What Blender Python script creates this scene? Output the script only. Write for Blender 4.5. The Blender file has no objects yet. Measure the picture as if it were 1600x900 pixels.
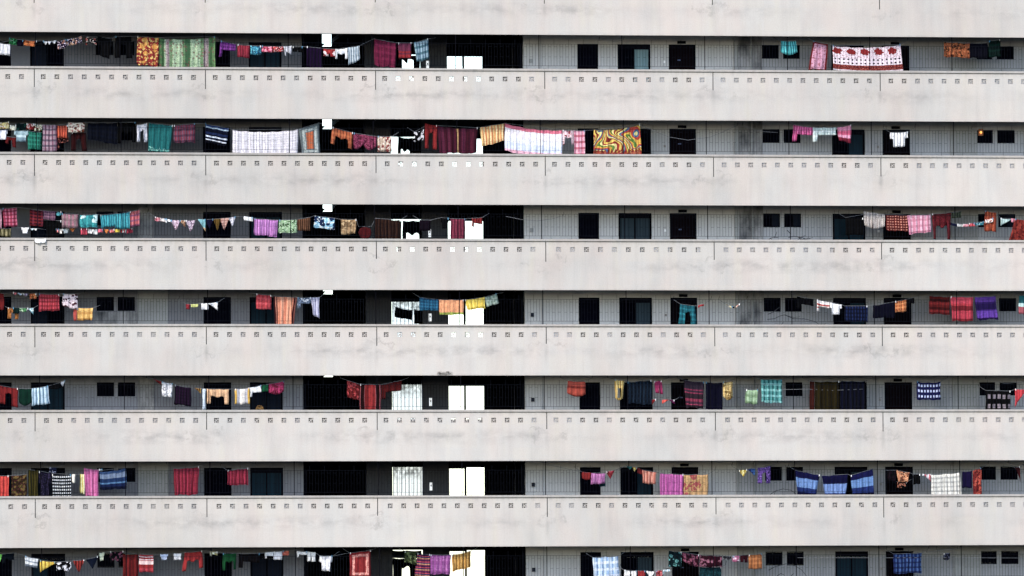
import bpy, bmesh, math, random
from mathutils import Vector, Matrix
R = math.radians
sc = bpy.context.scene
C = sc.collection
rnd = random.Random(7)

# ------------------------------------------------------------ camera
CAM = Vector((-33.008, -250.0, -13.751))
YAW, PIT, ROLL, FPX = 0.13125, 0.05404, -0.00564, 12040.0
fw = Vector((math.sin(YAW)*math.cos(PIT), math.cos(YAW)*math.cos(PIT), math.sin(PIT)))
rt0 = Vector((math.cos(YAW), -math.sin(YAW), 0)); up0 = rt0.cross(fw)
rt = rt0*math.cos(ROLL) + up0*math.sin(ROLL); up = up0*math.cos(ROLL) - rt0*math.sin(ROLL)
cd = bpy.data.cameras.new('camera'); cam = bpy.data.objects.new('camera', cd); C.objects.link(cam)
m = Matrix((rt, up, -fw)).transposed().to_4x4(); m.translation = CAM
cam.matrix_world = m
cd.sensor_width = 36; cd.lens = 36*FPX/1600; cd.clip_start = 1; cd.clip_end = 6000
sc.camera = cam

# ------------------------------------------------------------ sky, sun, exposure
SUN_EL, SUN_AZ = R(41), R(212)      # compass azimuth, the sun stands behind the camera, a little to the left
w = bpy.data.worlds.new('World'); sc.world = w; w.use_nodes = True
nt = w.node_tree
sky = nt.nodes.new('ShaderNodeTexSky'); sky.sky_type = 'NISHITA'; sky.sun_disc = False
sky.sun_elevation = SUN_EL; sky.sun_rotation = SUN_AZ; sky.dust_density = 1.2; sky.ozone_density = 1.0; sky.air_density = 1.0
bg = nt.nodes['Background']; bg.inputs[1].default_value = 0.15
nt.links.new(sky.outputs[0], bg.inputs[0])
sl = bpy.data.lights.new('sun', 'SUN'); sl.energy = 1.5; sl.angle = R(14); sl.color = (1.0, 0.93, 0.85)
so = bpy.data.objects.new('sun', sl); C.objects.link(so)
sd = Vector((math.sin(SUN_AZ)*math.cos(SUN_EL), math.cos(SUN_AZ)*math.cos(SUN_EL), math.sin(SUN_EL)))
so.rotation_euler = sd.to_track_quat('Z', 'Y').to_euler(); so.location = (-20, -80, 80)
vs = sc.view_settings; vs.view_transform = 'Standard'; vs.look = 'None'; vs.gamma = 1; vs.use_curve_mapping = False
vs.exposure = 1.6

# ------------------------------------------------------------ helpers
def P(px, py, Y):
    """photo pixel -> point on the plane at depth Y"""
    d = fw + rt*((px-800)/FPX) - up*((py-450)/FPX)
    return CAM + d*((Y-CAM.y)/d.y)
def PX(px, Y, Z):
    """X at depth Y and height Z of photo column px"""
    y = 450.0
    for _ in range(6):
        p = P(px, y, Y); y -= (Z-p.z)/(P(px, y+1, Y).z-p.z)*-1
    return P(px, y, Y).x
def lin(h):
    if isinstance(h, (tuple, list)): return tuple(h)[:3]+(1,)
    o = []
    for i in (0, 2, 4):
        v = int(h[i:i+2], 16)/255; o.append(v/12.92 if v <= .04045 else ((v+.055)/1.055)**2.4)
    return tuple(o)+(1,)
def mesh_obj(name, V, F, mat, parent=None, uv=None, smooth=False):
    me = bpy.data.meshes.new(name); me.from_pydata(V, [], F); me.update()
    if smooth:
        for p in me.polygons: p.use_smooth = True
    if uv:
        l = me.uv_layers.new(name='UVMap')
        for i, lp in enumerate(me.loops): l.data[i].uv = uv[lp.vertex_index]
    if mat: me.materials.append(mat)
    o = bpy.data.objects.new(name, me); C.objects.link(o)
    if parent: o.parent = parent; o.matrix_parent_inverse = Matrix.Translation(-ORG[parent.name]) if parent.name in ORG else Matrix()
    return o
ORG = {}
def empty(name, loc, label, cat, group=None):
    o = bpy.data.objects.new(name, None); C.objects.link(o); o.location = loc
    o['label'] = label; o['category'] = cat
    if group: o['group'] = group
    ORG[o.name] = Vector(loc)
    return o
class MB:
    def __init__(s): s.V = []; s.F = []
    def box(s, x0, x1, y0, y1, z0, z1):
        n = len(s.V)
        s.V += [(x, y, z) for z in (z0, z1) for y in (y0, y1) for x in (x0, x1)]
        for f in ((0,2,3,1),(4,5,7,6),(0,1,5,4),(2,6,7,3),(0,4,6,2),(1,3,7,5)): s.F.append([n+i for i in f])
        return s
    def perf(s, xs, zs, hole, y0, y1):
        """upright slab on the grid xs x zs with through-holes where hole(i,j) is true"""
        n = len(s.V); nx, nz = len(xs), len(zs)
        for y in (y0, y1):
            for z in zs:
                for x in xs: s.V.append((x, y, z))
        id = lambda l, i, j: n+l*nx*nz+j*nx+i
        H = lambda i, j: i < 0 or j < 0 or i >= nx-1 or j >= nz-1 or hole(i, j)
        for j in range(nz-1):
            for i in range(nx-1):
                if H(i, j): continue
                s.F.append([id(0,i,j), id(0,i+1,j), id(0,i+1,j+1), id(0,i,j+1)])
                s.F.append([id(1,i,j), id(1,i,j+1), id(1,i+1,j+1), id(1,i+1,j)])
                if H(i-1, j): s.F.append([id(0,i,j), id(0,i,j+1), id(1,i,j+1), id(1,i,j)])
                if H(i+1, j): s.F.append([id(0,i+1,j), id(1,i+1,j), id(1,i+1,j+1), id(0,i+1,j+1)])
                if H(i, j-1): s.F.append([id(0,i,j), id(1,i,j), id(1,i+1,j), id(0,i+1,j)])
                if H(i, j+1): s.F.append([id(0,i,j+1), id(0,i+1,j+1), id(1,i+1,j+1), id(1,i,j+1)])
        return s
    def wall(s, x0, x1, z0, z1, holes, y0, y1):
        """holes: (xa, xb, za, zb)"""
        xs = sorted(set([x0, x1]+[v for h in holes for v in h[:2]])); zs = sorted(set([z0, z1]+[v for h in holes for v in h[2:]]))
        xs = [x for x in xs if x0-1e-6 <= x <= x1+1e-6]; zs = [z for z in zs if z0-1e-6 <= z <= z1+1e-6]
        def hole(i, j):
            cx = (xs[i]+xs[i+1])/2; cz = (zs[j]+zs[j+1])/2
            return any(a < cx < b and c < cz < d for a, b, c, d in holes)
        return s.perf(xs, zs, hole, y0, y1)
    def tube(s, pts, r, k=5):
        pts = [Vector(p) for p in pts]; n = len(s.V)
        for i, p in enumerate(pts):
            t = (pts[min(i+1, len(pts)-1)]-pts[max(i-1, 0)]).normalized()
            a = t.cross(Vector((0.03, 1, 0.05))).normalized(); b = t.cross(a)
            rr = r[i] if isinstance(r, (list, tuple)) else r
            for q in range(k):
                an = 2*math.pi*q/k; s.V.append(tuple(p+a*math.cos(an)*rr+b*math.sin(an)*rr))
        for i in range(len(pts)-1):
            for q in range(k):
                q2 = (q+1) % k; s.F.append([n+i*k+q, n+i*k+q2, n+(i+1)*k+q2, n+(i+1)*k+q])
        s.F.append([n+q for q in range(k)][::-1]); s.F.append([n+(len(pts)-1)*k+q for q in range(k)])
        return s
    def build(s, name, mat, parent=None, smooth=False): return mesh_obj(name, s.V, s.F, mat, parent, smooth=smooth)

# ------------------------------------------------------------ materials
class NT:
    def __init__(s, name, rough=.9, spec=.2):
        s.m = bpy.data.materials.new(name); s.m.use_nodes = True; s.t = s.m.node_tree
        s.b = s.t.nodes['Principled BSDF']; s.b.inputs['Roughness'].default_value = rough
        s.b.inputs['Specular IOR Level'].default_value = spec
    def n(s, t, **k):
        o = s.t.nodes.new('ShaderNode'+t)
        for a, v in k.items():
            if a.startswith('i_'):
                key = a[2:]; key = int(key) if key.isdigit() else key.replace('_', ' ')
                s.set(o.inputs[key], v)
            else: setattr(o, a, v)
        return o
    def set(s, inp, v):
        if hasattr(v, 'is_output'): s.t.links.new(v, inp)
        else: inp.default_value = v
    def math(s, op, a, b=0.0, c=None, clamp=False):
        o = s.t.nodes.new('ShaderNodeMath'); o.operation = op; o.use_clamp = clamp
        s.set(o.inputs[0], a); s.set(o.inputs[1], b)
        if c is not None: s.set(o.inputs[2], c)
        return o.outputs[0]
    def mix(s, f, a, b, mode='MIX'):
        o = s.t.nodes.new('ShaderNodeMix'); o.data_type = 'RGBA'; o.blend_type = mode
        s.set(o.inputs[0], f); s.set(o.inputs[6], a); s.set(o.inputs[7], b); return o.outputs[2]
    def ramp(s, f, stops, interp='CONSTANT'):
        o = s.t.nodes.new('ShaderNodeValToRGB'); cr = o.color_ramp; cr.interpolation = interp
        while len(cr.elements) > 1: cr.elements.remove(cr.elements[-1])
        cr.elements[0].position = stops[0][0]; cr.elements[0].color = lin(stops[0][1])
        for p, c in stops[1:]:
            e = cr.elements.new(p); e.color = lin(c)
        s.set(o.inputs[0], f); return o.outputs[0]
    def noise(s, vec, scale, detail=3, rough=.5, dist=0):
        o = s.n('TexNoise'); s.set(o.inputs['Vector'], vec); o.inputs['Scale'].default_value = scale
        o.inputs['Detail'].default_value = detail; o.inputs['Roughness'].default_value = rough; o.inputs['Distortion'].default_value = dist
        return o.outputs[0]
    def maprange(s, v, a, b, c, d):
        o = s.n('MapRange'); s.set(o.inputs[0], v)
        for i, x in enumerate((a, b, c, d)): s.set(o.inputs[i+1], x)
        return o.outputs[0]
    def vscale(s, vec, sc_):
        o = s.n('Mapping'); s.set(o.inputs[0], vec); o.inputs['Scale'].default_value = sc_; return o.outputs[0]
    def pos(s): return s.n('NewGeometry').outputs['Position']
    def col(s, c): s.set(s.b.inputs['Base Color'], c)
    def bump(s, h, st=.3, dist=.01):
        o = s.n('Bump'); o.inputs['Strength'].default_value = st; o.inputs['Distance'].default_value = dist
        s.set(o.inputs['Height'], h); s.t.links.new(o.outputs[0], s.b.inputs['Normal'])
def plain(name, c, rough=.9, spec=.2, metal=0, var=.12, scale=6):
    k = NT(name, rough, spec); k.b.inputs['Metallic'].default_value = metal
    nz = k.noise(k.pos(), scale, 4)
    f = k.maprange(nz, .3, .7, 1-var, 1+var)
    c = lin(c); k.col(k.mix(1.0, c, k.n('CombineColor', i_0=f, i_1=f, i_2=f).outputs[0], 'MULTIPLY'))
    return k.m

FH = 2.8                                   # storey height
def Zk(k): return (3.5-k)*FH               # underside of the coping of gallery k
BAY = 5.5907
def JX(i): return (i-2.8)*BAY              # expansion joints

def concrete(name, base, amt=1.0):
    k = NT(name, .92, .15)
    p = k.pos(); sep = k.n('SeparateXYZ', i_0=p); x, z = sep.outputs[0], sep.outputs[2]
    c = lin(base)
    # broad tints, pinkish and yellowish patches of repainting
    n1 = k.noise(k.vscale(p, (1.1, 0, .4)), 1.0, 3)
    col = k.mix(k.maprange(n1, .38, .66, 0, .75*amt), c, k.mix(1, c, (1.07, .98, .95, 1), 'MULTIPLY'))
    n2 = k.noise(k.vscale(p, (1.9, 0, .3)), 1.3, 4)
    col = k.mix(k.maprange(n2, .55, .75, 0, .7*amt), col, k.mix(1, c, (1.05, 1.02, .93, 1), 'MULTIPLY'))
    n2b = k.noise(k.vscale(p, (.9, 0, .9)), .9, 2)
    col = k.mix(k.maprange(n2b, .5, .75, 0, .6*amt), col, k.mix(1, c, (.955, .975, .99, 1), 'MULTIPLY'))
    cel = k.n('Combine' 'XYZ'); cel_x = k.math('FLOOR', k.math('MULTIPLY', x, .83)); cel_z = k.math('FLOOR', k.math('MULTIPLY', z, 1.31))
    k.set(cel.inputs[0], cel_x); k.set(cel.inputs[2], cel_z)
    wn = k.n('TexWhiteNoise'); k.set(wn.inputs['Vector'], cel.outputs[0])
    col = k.mix(k.maprange(wn.outputs['Value'], .55, 1.0, 0, .35*amt), col, k.mix(1, c, (1.06, 1.02, .96, 1), 'MULTIPLY'))
    # vertical rain streaks
    n3 = k.noise(k.vscale(p, (5.5, 0, .28)), 1.0, 6, .65)
    col = k.mix(k.maprange(n3, .46, .74, 0, .12*amt), col, (.13, .13, .137, 1))
    n3b = k.noise(k.vscale(p, (16, 0, .6)), 1.0, 3, .6)
    col = k.mix(k.maprange(n3b, .58, .8, 0, .06*amt), col, (.15, .148, .15, 1))
    # water mark about 0.8 m under the coping, broken up
    fz = k.math('MODULO', k.math('ADD', k.math('MULTIPLY', z, -1), 281.4), FH)     # 0 at the coping (3.5 storeys = 9.8)
    band = k.math('SUBTRACT', 1, k.math('ABSOLUTE', k.math('DIVIDE', k.math('SUBTRACT', fz, .78), .30)), clamp=True)
    nb = k.noise(k.vscale(p, (1.5, 0, 2.6)), 1.2, 5, .6)
    nl = k.noise(k.vscale(p, (.16, 0, .36)), 1.0, 2)
    st = k.math('MULTIPLY', k.math('MULTIPLY', band, k.maprange(nb, .40, .66, 0, 1)), k.maprange(nl, .42, .60, .12, 1))
    col = k.mix(k.math('MULTIPLY', st, .44*amt), col, (.10, .10, .102, 1))
    # ring stains under the expansion joints
    fx = k.math('SUBTRACT', k.math('MODULO', k.math('ADD', x, 2.8*BAY+20*BAY+BAY/2), BAY), BAY/2)
    dz = k.math('SUBTRACT', fz, .70)
    rad = k.math('SQRT', k.math('ADD', k.math('MULTIPLY', k.math('MULTIPLY', fx, fx), .45), k.math('MULTIPLY', dz, k.math('MULTIPLY', dz, 2.4))))
    nr = k.noise(p, 3.7, 5, .65)
    ring = k.math('SUBTRACT', 1, k.math('ABSOLUTE', k.math('DIVIDE', k.math('SUBTRACT', rad, k.maprange(nr, .3, .7, .0, .62)), .12)), clamp=True)
    ring = k.math('MULTIPLY', ring, k.maprange(k.noise(p, 1.9, 3), .48, .62, 0, 1))
    col = k.mix(k.math('MULTIPLY', ring, .30*amt), col, (.10, .097, .093, 1))
    # runs below the joints, and cloudy weathering that differs from bay to bay
    run = k.math('MULTIPLY', k.math('SUBTRACT', 1, k.math('DIVIDE', k.math('ABSOLUTE', fx), .10), clamp=True), k.math('MULTIPLY', k.maprange(fz, .55, .62, 0, 1), k.maprange(fz, .8, 1.35, 1, 0)))
    col = k.mix(k.math('MULTIPLY', k.math('MULTIPLY', run, k.maprange(k.noise(p, 1.1, 2), .4, .65, 0, 1)), .35*amt), col, (.10, .10, .10, 1))
    nw = k.noise(k.vscale(p, (1.0, 0, .45)), 1.2, 4, .55)
    col = k.mix(k.maprange(nw, .45, .72, 0, .16*amt), col, (.12, .122, .127, 1))
    nq = k.noise(k.vscale(p, (.10, 0, .13)), 1.0, 2)
    q = k.maprange(nq, .35, .65, .93, 1.06); col = k.mix(1, col, k.n('CombineColor', i_0=q, i_1=q, i_2=q).outputs[0], 'MULTIPLY')
    # darker, broken tone just above the lower edge and just under the coping
    e1 = k.maprange(fz, 1.578, 1.50, .35, 0); e2 = k.maprange(fz, .0, .14, .45, 0)
    ne = k.noise(k.vscale(p, (7, 0, 2)), 1, 5, .7)
    e = k.math('MULTIPLY', k.math('MAXIMUM', e1, e2, clamp=True), k.maprange(ne, .4, .7, 0, 1))
    col = k.mix(k.math('MULTIPLY', e, .7*amt), col, (.08, .078, .075, 1))
    ng = k.noise(p, 28, 3, .7)
    g = k.maprange(ng, .3, .7, .92, 1.07)
    col = k.mix(1, col, k.n('CombineColor', i_0=g, i_1=g, i_2=g).outputs[0], 'MULTIPLY')
    k.col(col); k.bump(k.noise(p, 40, 4, .7), .25, .004)
    return k.m
def wallpaint(name, base, dirt, grime):
    """corridor paint with runs of grime of their own shape"""
    k = NT(name, .9, .15); p = k.pos(); c = lin(base)
    n = k.noise(k.vscale(p, (1.1, 0, .7)), 1.4, 5, .6)
    col = k.mix(k.maprange(n, .40, .66, 0, dirt), c, lin(grime))
    n2 = k.noise(k.vscale(p, (9, 0, .9)), 1.0, 5, .65)
    col = k.mix(k.maprange(n2, .42, .75, 0, .45*min(1, dirt+.2)), col, lin(grime))
    n3 = k.noise(p, 22, 3); g = k.maprange(n3, .3, .7, .93, 1.05)
    col = k.mix(1, col, k.n('CombineColor', i_0=g, i_1=g, i_2=g).outputs[0], 'MULTIPLY')
    k.col(col); return k.m
M = {}
M['concrete'] = concrete('painted_concrete', (.350, .337, .318))
M['coping'] = concrete('coping_paint', (.285, .275, .262), 1.0)
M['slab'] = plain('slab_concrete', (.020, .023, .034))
def sc3(c, f): return tuple(v*f for v in c)
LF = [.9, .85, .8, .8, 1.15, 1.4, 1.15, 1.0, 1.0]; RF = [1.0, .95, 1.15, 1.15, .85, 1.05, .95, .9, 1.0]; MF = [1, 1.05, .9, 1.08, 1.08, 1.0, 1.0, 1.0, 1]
for k_ in range(9):  # light falloff along the corridors is put into the three wall base colours
    M['wall_mid%d' % k_] = wallpaint('corridor_falloff_pale', sc3((.53, .53, .53), MF[k_]), .12, (.18, .185, .2))
    M['wall_right%d' % k_] = wallpaint('corridor_falloff_grey', sc3((.37, .38, .40), RF[k_]), .22, (.13, .14, .155))
    M['wall_left%d' % k_] = wallpaint('corridor_falloff_dull', sc3((.185, .19, .21), LF[k_]), .25, (.07, .072, .088))
M['pier'] = wallpaint('pier_paint', (.33, .34, .34), .25, (.14, .14, .15))
M['pier_dirty'] = wallpaint('pier_grime', (.34, .34, .345), .85, (.03, .033, .04))
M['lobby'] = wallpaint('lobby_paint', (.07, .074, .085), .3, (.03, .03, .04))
M['lobby_dark'] = plain('lobby_shade', (.004, .0045, .007), .95, 0)  # near-black base colour holds the deep shade of the lobby
M['door'] = plain('door_black', (.0012, .0013, .004), .9, 0)
M['door_brown'] = plain('door_brown', (.0035, .002, .003), .9, 0)
M['frame_dark'] = plain('window_frame_dark', (.0015, .0018, .004), .8, 0.02)
M['void'] = plain('glass_dark', (.0006, .0008, .003), .5, 0.0)
M['metal'] = plain('grille_paint', (.006, .007, .010), .9, .0)
M['post'] = plain('post_paint', (.004, .004, .006), .9, .0)
M['joint'] = plain('joint_bitumen', (.02, .02, .02), .9, .1)
M['rope'] = plain('rope_nylon', (.16, .17, .19), .8, .2)
M['peg'] = plain('peg_plastic', (.85, .86, .88), .5, .3)
M['white'] = plain('white_plastic', (.9, .9, .9), .5, .3)
kl_ = NT('lit_panel'); kl_.col((.9, .9, .9, 1)); kl_.b.inputs['Emission Color'].default_value = (.9, .95, 1, 1); kl_.b.inputs['Emission Strength'].default_value = .25; M['lit'] = kl_.m
M['brass'] = plain('handle_metal', (.12, .12, .13), .4, .4, .6)
M['roof'] = plain('roof_felt', (.08, .08, .08))
M['twig'] = plain('dry_twig', (.035, .038, .045))
def glass(name, c, curt=None):
    k = NT(name, .4, .03); p = k.pos()
    if curt:
        n = k.noise(k.vscale(p, (14, 0, .1)), 1, 2)
        k.col(k.mix(k.maprange(n, .35, .65, 0, 1), lin(c), lin(curt)))
    else: k.col(lin(c))
    return k.m
M['glass_teal'] = glass('pane_teal', (.006, .024, .040), (.004, .012, .020))
M['glass_navy'] = glass('pane_navy', (.003, .007, .018), (.002, .004, .010))
M['glass_grey'] = glass('pane_grey', (.03, .05, .065), (.018, .03, .042))
M['glass_pale'] = glass('pane_pale', (.22, .33, .36), (.16, .26, .30))

# ------------------------------------------------------------ setting
def struct(o, kind='structure'): o['kind'] = kind; return o
k_ = NT('ground_asphalt_and_grass', .95, .1); n_ = k_.noise(k_.pos(), .02, 4)
k_.col(k_.mix(k_.maprange(n_, .4, .6, 0, 1), (.028, .028, .030, 1), (.024, .034, .018, 1)))
GZ = -15.5
g = MB(); g.V = [(-2500, -2500, GZ), (2500, -2500, GZ), (2500, 2500, GZ), (-2500, 2500, GZ)]; g.F = [[0, 1, 2, 3]]
struct(g.build('ground', k_.m))

bld = empty('apartment_block', (0, 0, GZ), 'long pale concrete slab block of stacked open galleries hung with laundry', 'apartment block')
ORG[bld.name] = Vector((0, 0, GZ))
K0, K1 = 0, 8
I0, I1 = -1, 7                             # joints: bays I0..I1-1
XL, XR = JX(I0), JX(I1)
BW = 1.5                                   # corridor depth
RY = 8.709                                 # back of the lobby
def colx(px, Y=BW): return PX(px, Y, Zk(4)+.6)

# vent block: one pierced block
VS = .158
def vent_mesh(mb, cx, cz, y0, y1, thin):
    h = .0365; g_ = .010; x0 = cx-VS/2+g_; z0 = cz-VS/2+g_; st = h+(VS-2*g_-3*h)/2
    R_ = []
    for i, j in ((0, 2), (1, 2), (0, 1), (2, 1), (1, 0), (2, 0)): R_.append((x0+i*st, x0+i*st+h, z0+j*st, z0+j*st+h))
    if thin:
        R_.append((x0+2*st+h*.2, x0+2*st+h, z0+2*st+h*.3, z0+2*st+h)); R_.append((x0, x0+h*.8, z0, z0+h*.85))
    R_.append((x0+st+h*.55, x0+st+h, z0+st, z0+st+h*.45))
    mb.wall(cx-VS/2, cx+VS/2, cz-VS/2, cz+VS/2, R_, y0, y1)
vents = []
for k in range(K0, K1+1):
    zt = Zk(k)
    for i in range(I0, I1):
        x0, x1 = JX(i), JX(i+1)
        nv = 11 if k == 3 and i == 3 else 12
        step = (.463 if nv == 11 else .4445+rnd.uniform(-.003, .003))
        st = (BAY-(nv-1)*step)/2 + rnd.uniform(-.07, .06)
        cs = [x0+st+q*step for q in range(nv)]
        zc = zt-.245
        hs = [(c-VS/2, c+VS/2, zc-VS/2, zc+VS/2) for c in cs]
        par = MB().wall(x0, x1, zt-1.578, zt, hs, 0, .12).build('parapet', M['concrete'], bld)
        cp = MB(); cp.box(x0+.002, x1-.002, -.035, .16, zt+.030, zt+.098); cp.box(x0+.004, x1-.004, .02, .118, zt+.0005, zt+.030)
        cp.build('coping', M['coping'], par)
        for c in cs: vents.append((k, par, c, zc))
        lj = .62+rnd.uniform(-.08, .06)
        MB().box(x1-.013, x1+.013, -.002, .03, zt-lj, zt-.001).build('expansion_joint', M['joint'], bld)
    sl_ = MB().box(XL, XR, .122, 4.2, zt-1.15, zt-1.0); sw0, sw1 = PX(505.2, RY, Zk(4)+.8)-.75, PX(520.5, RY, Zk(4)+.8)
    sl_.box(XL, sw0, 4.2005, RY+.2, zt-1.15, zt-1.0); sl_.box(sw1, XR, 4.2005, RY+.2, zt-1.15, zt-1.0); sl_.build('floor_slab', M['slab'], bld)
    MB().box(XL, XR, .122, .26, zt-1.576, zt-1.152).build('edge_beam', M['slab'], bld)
cc = P(800, 450, 0)
vis = [v for v in vents if 1 <= v[0] <= 6 and -17.3 < v[2] < 17.5]
vis.sort(key=lambda v: (Vector((v[2], 0, v[3]))-CAM).length)
near = set((v[0], round(v[2], 3)) for v in vis[:100])
rest = MB()
for k, par, c, zc in vents:
    if (k, round(c, 3)) in near:
        mb = MB(); vent_mesh(mb, c, zc, .022, .045, rnd.random() < .93); mb.build('vent_block', M['coping'], par)
    else: vent_mesh(rest, c, zc, .022, .045, rnd.random() < .93)
ro = rest.build('vent_block', M['coping'], bld); ro['kind'] = 'stuff'

# roof, plinth, end walls
MB().box(XL, XR, 0, RY+.2, Zk(-1)-1.578+.0, Zk(-1)-1.0).build('roof_slab', M['concrete'], bld)
MB().box(XL, XR, .02, RY+.2, GZ-.3, Zk(K1)-1.58).build('plinth', M['concrete'], bld)
for xa in (XL-.25, XR+.002):
    MB().box(xa, xa+.248, 0, RY+.2, GZ-.3, Zk(-1)-1.0).build('end_wall', M['concrete'], bld)

# corridor back walls with doors and windows (photo columns at the depth of the wall, gallery 4)
DOORS = [(-26, 18, 'door'), (318, 361, 'door'), (904.5, 937, 'door'), (1047.5, 1089.5, 'brown'), (1381, 1424.3, 'brown')]
GLASSD = [(48, 101, 0), (390, 441.5, 1), (967.5, 1019, 2), (1302, 1353.5, 3)]
SMALL = [(151, 178), (184, 211), (1193.5, 1220), (1226.5, 1253), (1529.5, 1554), (1561, 1588)]
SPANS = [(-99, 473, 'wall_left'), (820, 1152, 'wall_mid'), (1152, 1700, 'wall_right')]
def X_(px, Y=BW): return colx(px, Y)
DH = 1.06
gl_style = {  # gallery -> style per glazed door
 1: ['navy', 'teal', 'pale', 'dark'], 2: ['dark', 'grey', 'dark', 'teal'], 3: ['navy', 'teal', 'grey', 'teal'], 4: ['navy', 'teal', 'grey', 'teal'],
 5: ['teal', 'navy', 'dark', 'dark'], 6: ['navy', 'teal', 'teal', 'grey'], 7: ['teal', 'navy', 'grey', 'teal'], 0: ['navy', 'teal', 'grey', 'dark'], 8: ['teal', 'navy', 'grey', 'dark']}
gm = {'navy': 'glass_navy', 'teal': 'glass_teal', 'grey': 'glass_grey', 'pale': 'glass_pale', 'dark': 'void'}
for k in range(K0, K1+1):
    zf, zc_ = Zk(k)-1.0, Zk(k)+1.65
    for (pa, pb, mt) in SPANS:
        xa = XL if pa < 0 else X_(pa); xb = XR if pb > 1600 else X_(pb)
        hs = []
        for a, b, *_ in DOORS:
            if pa <= a < pb or (a < 0 and pa < 0): hs.append((X_(a), X_(b), zf+.001, Zk(k)+DH))
        for a, b, *_ in GLASSD:
            if pa <= a < pb: hs.append((X_(a), X_(b), zf+.001, Zk(k)+DH))
        for a, b in SMALL:
            if pa <= a < pb: hs.append((X_(a), X_(b), Zk(k)+.60+(.0 if a < 1500 else .02), Zk(k)+DH+.0))
        if hs: hs = [(a, b, c if c > zf+.01 else zf, d) for a, b, c, d in hs]
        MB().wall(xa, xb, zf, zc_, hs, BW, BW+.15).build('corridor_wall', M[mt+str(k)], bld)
    # doors
    for a, b, t in DOORS:
        xa, xb = X_(a), X_(b)
        d = MB(); d.box(xa+.05, xb-.05, BW+.06, BW+.10, zf+.01, Zk(k)+DH-.05)
        for pz0, pz1 in ((.15, .95), (1.1, 1.9)):
            d.box(xa+.18, xb-.18, BW+.045, BW+.06, zf+pz0, zf+pz1)
        dm = M['door'] if t == 'door' else M['door_brown']
        do = d.build('door', dm, bld)
        f = MB(); f.box(xa+.001, xa+.05, BW+.02, BW+.12, zf+.001, Zk(k)+DH-.05); f.box(xb-.05, xb-.001, BW+.02, BW+.12, zf+.001, Zk(k)+DH-.05)
        f.box(xa+.001, xb-.001, BW+.02, BW+.12, Zk(k)+DH-.05, Zk(k)+DH-.001); f.build('door_frame', M['frame_dark'], do)
        MB().box(xb-.16, xb-.12, BW+.02, BW+.06, zf+1.0, zf+1.12).build('handle', M['brass'], do)
        if t == 'brown' and a < 1200:
            MB().box(xa+.30, xa+.40, BW+.030, BW+.044, Zk(k)+.50+.02*(k % 3), Zk(k)+.54+.02*(k % 3)).build('door_plate', plain('plate_paint', (.07, .09, .16)), do)
        if t == 'brown':
            MB().box((xa+xb)/2-.16, (xa+xb)/2+.12, BW-.05, BW-.002, Zk(k)+DH+.02, Zk(k)+DH+.11).build('door_lamp', M['frame_dark'], bld)
            MB().box(xa-.19, xa-.12, BW-.02, BW-.002, Zk(k)+.44, Zk(k)+.52).build('bell_push', M['white'] if k in (3, 1) else M['coping'], bld)
    # glazed sliding doors
    for n, (a, b, s_) in enumerate(GLASSD):
        xa, xb = X_(a), X_(b); xm = (xa+xb)/2; top = Zk(k)+DH
        f = MB()
        for q in (xa+.001, xb-.061, xm-.02): f.box(q, q+(.06 if q != xm-.02 else .04), BW+.03, BW+.11, zf+.001, top-.17)
        f.box(xa+.001, xb-.001, BW+.03, BW+.11, top-.17, top-.001)
        wo = f.build('window', M['frame_dark'], bld)
        sty = gl_style[k][n]
        half = {(1, 0): (0, 1), (4, 2): (1, 0), (1, 2): (1, 0), (6, 2): (1, 0), (2, 3): (1, 0), (4, 3): (1, 0), (7, 0): (0, 1), (7, 2): (1, 0), (4, 0): (0, 1), (6, 3): (1, 0), (3, 3): (0, 0)}.get((k, n), (0, 0))
        for h_, (p0, p1) in enumerate(((xa+.062, xm-.021), (xm+.021, xb-.062))):
            MB().box(p0, p1, BW+.07, BW+.08, zf+.01, top-.171).build('pane', M['void'] if half[h_] else M[gm[sty]], wo)
    for a, b in SMALL:
        xa, xb = X_(a), X_(b); zb = Zk(k)+.60+(.02 if a > 1500 else 0); top = Zk(k)+DH; xm = (xa+xb)/2
        f = MB()
        for q in (xa+.001, xb-.031, xm-.015): f.box(q, q+.03, BW+.03, BW+.09, zb+.031, top-.031)
        f.box(xa+.001, xb-.001, BW+.03, BW+.09, zb+.001, zb+.031); f.box(xa+.001, xb-.001, BW+.03, BW+.09, top-.031, top-.001)
        wo = f.build('window', M['frame_dark'], bld)
        MB().box(xa+.032, xm-.016, BW+.06, BW+.07, zb+.032, top-.032).build('pane', M['void'], wo)
        MB().box(xm+.016, xb-.032, BW+.06, BW+.07, zb+.032, top-.032).build('pane', M['glass_navy'] if k in (3,) and a > 1100 else M['void'], wo)
    mt_ = MB().box(X_(829), X_(834), BW-.06, BW-.002, Zk(k)+.42, Zk(k)+.55).build('meter_box', M['pier'] if k in (1, 3) else M['slab'], bld)
    MB().tube([(X_(847), BW-.03, zf), (X_(847), BW-.03, zc_)], .012, 5).build('conduit', M['wall_right0'], bld)
    MB().tube([(X_(1176), BW-.09, zf), (X_(1176), BW-.09, zc_)], .03, 7).build('drain_pipe', M['pier'], bld)
    # piers that stand a little proud of the wall
    MB().box(X_(1149), X_(1155), BW-.10, BW-.002, zf, zc_).build('pier', M['pier'], bld)
    MB().box(X_(1155), X_(1193), BW-.05, BW-.002, zf, zc_).build('pier', M['pier_dirty'] if k <= 4 else M['pier'] if k in (7,) else M['wall_right%d' % k], bld)
    lm = {3: 'pier_dirty', 5: 'pier_dirty', 4: 'pier', 6: 'pier'}.get(k, 'wall_left%d' % k)
    MB().box(X_(215), X_(262 if k in (4, 6) else 240), BW-.06, BW-.002, zf, zc_).build('pier', M[lm], bld)
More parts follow.
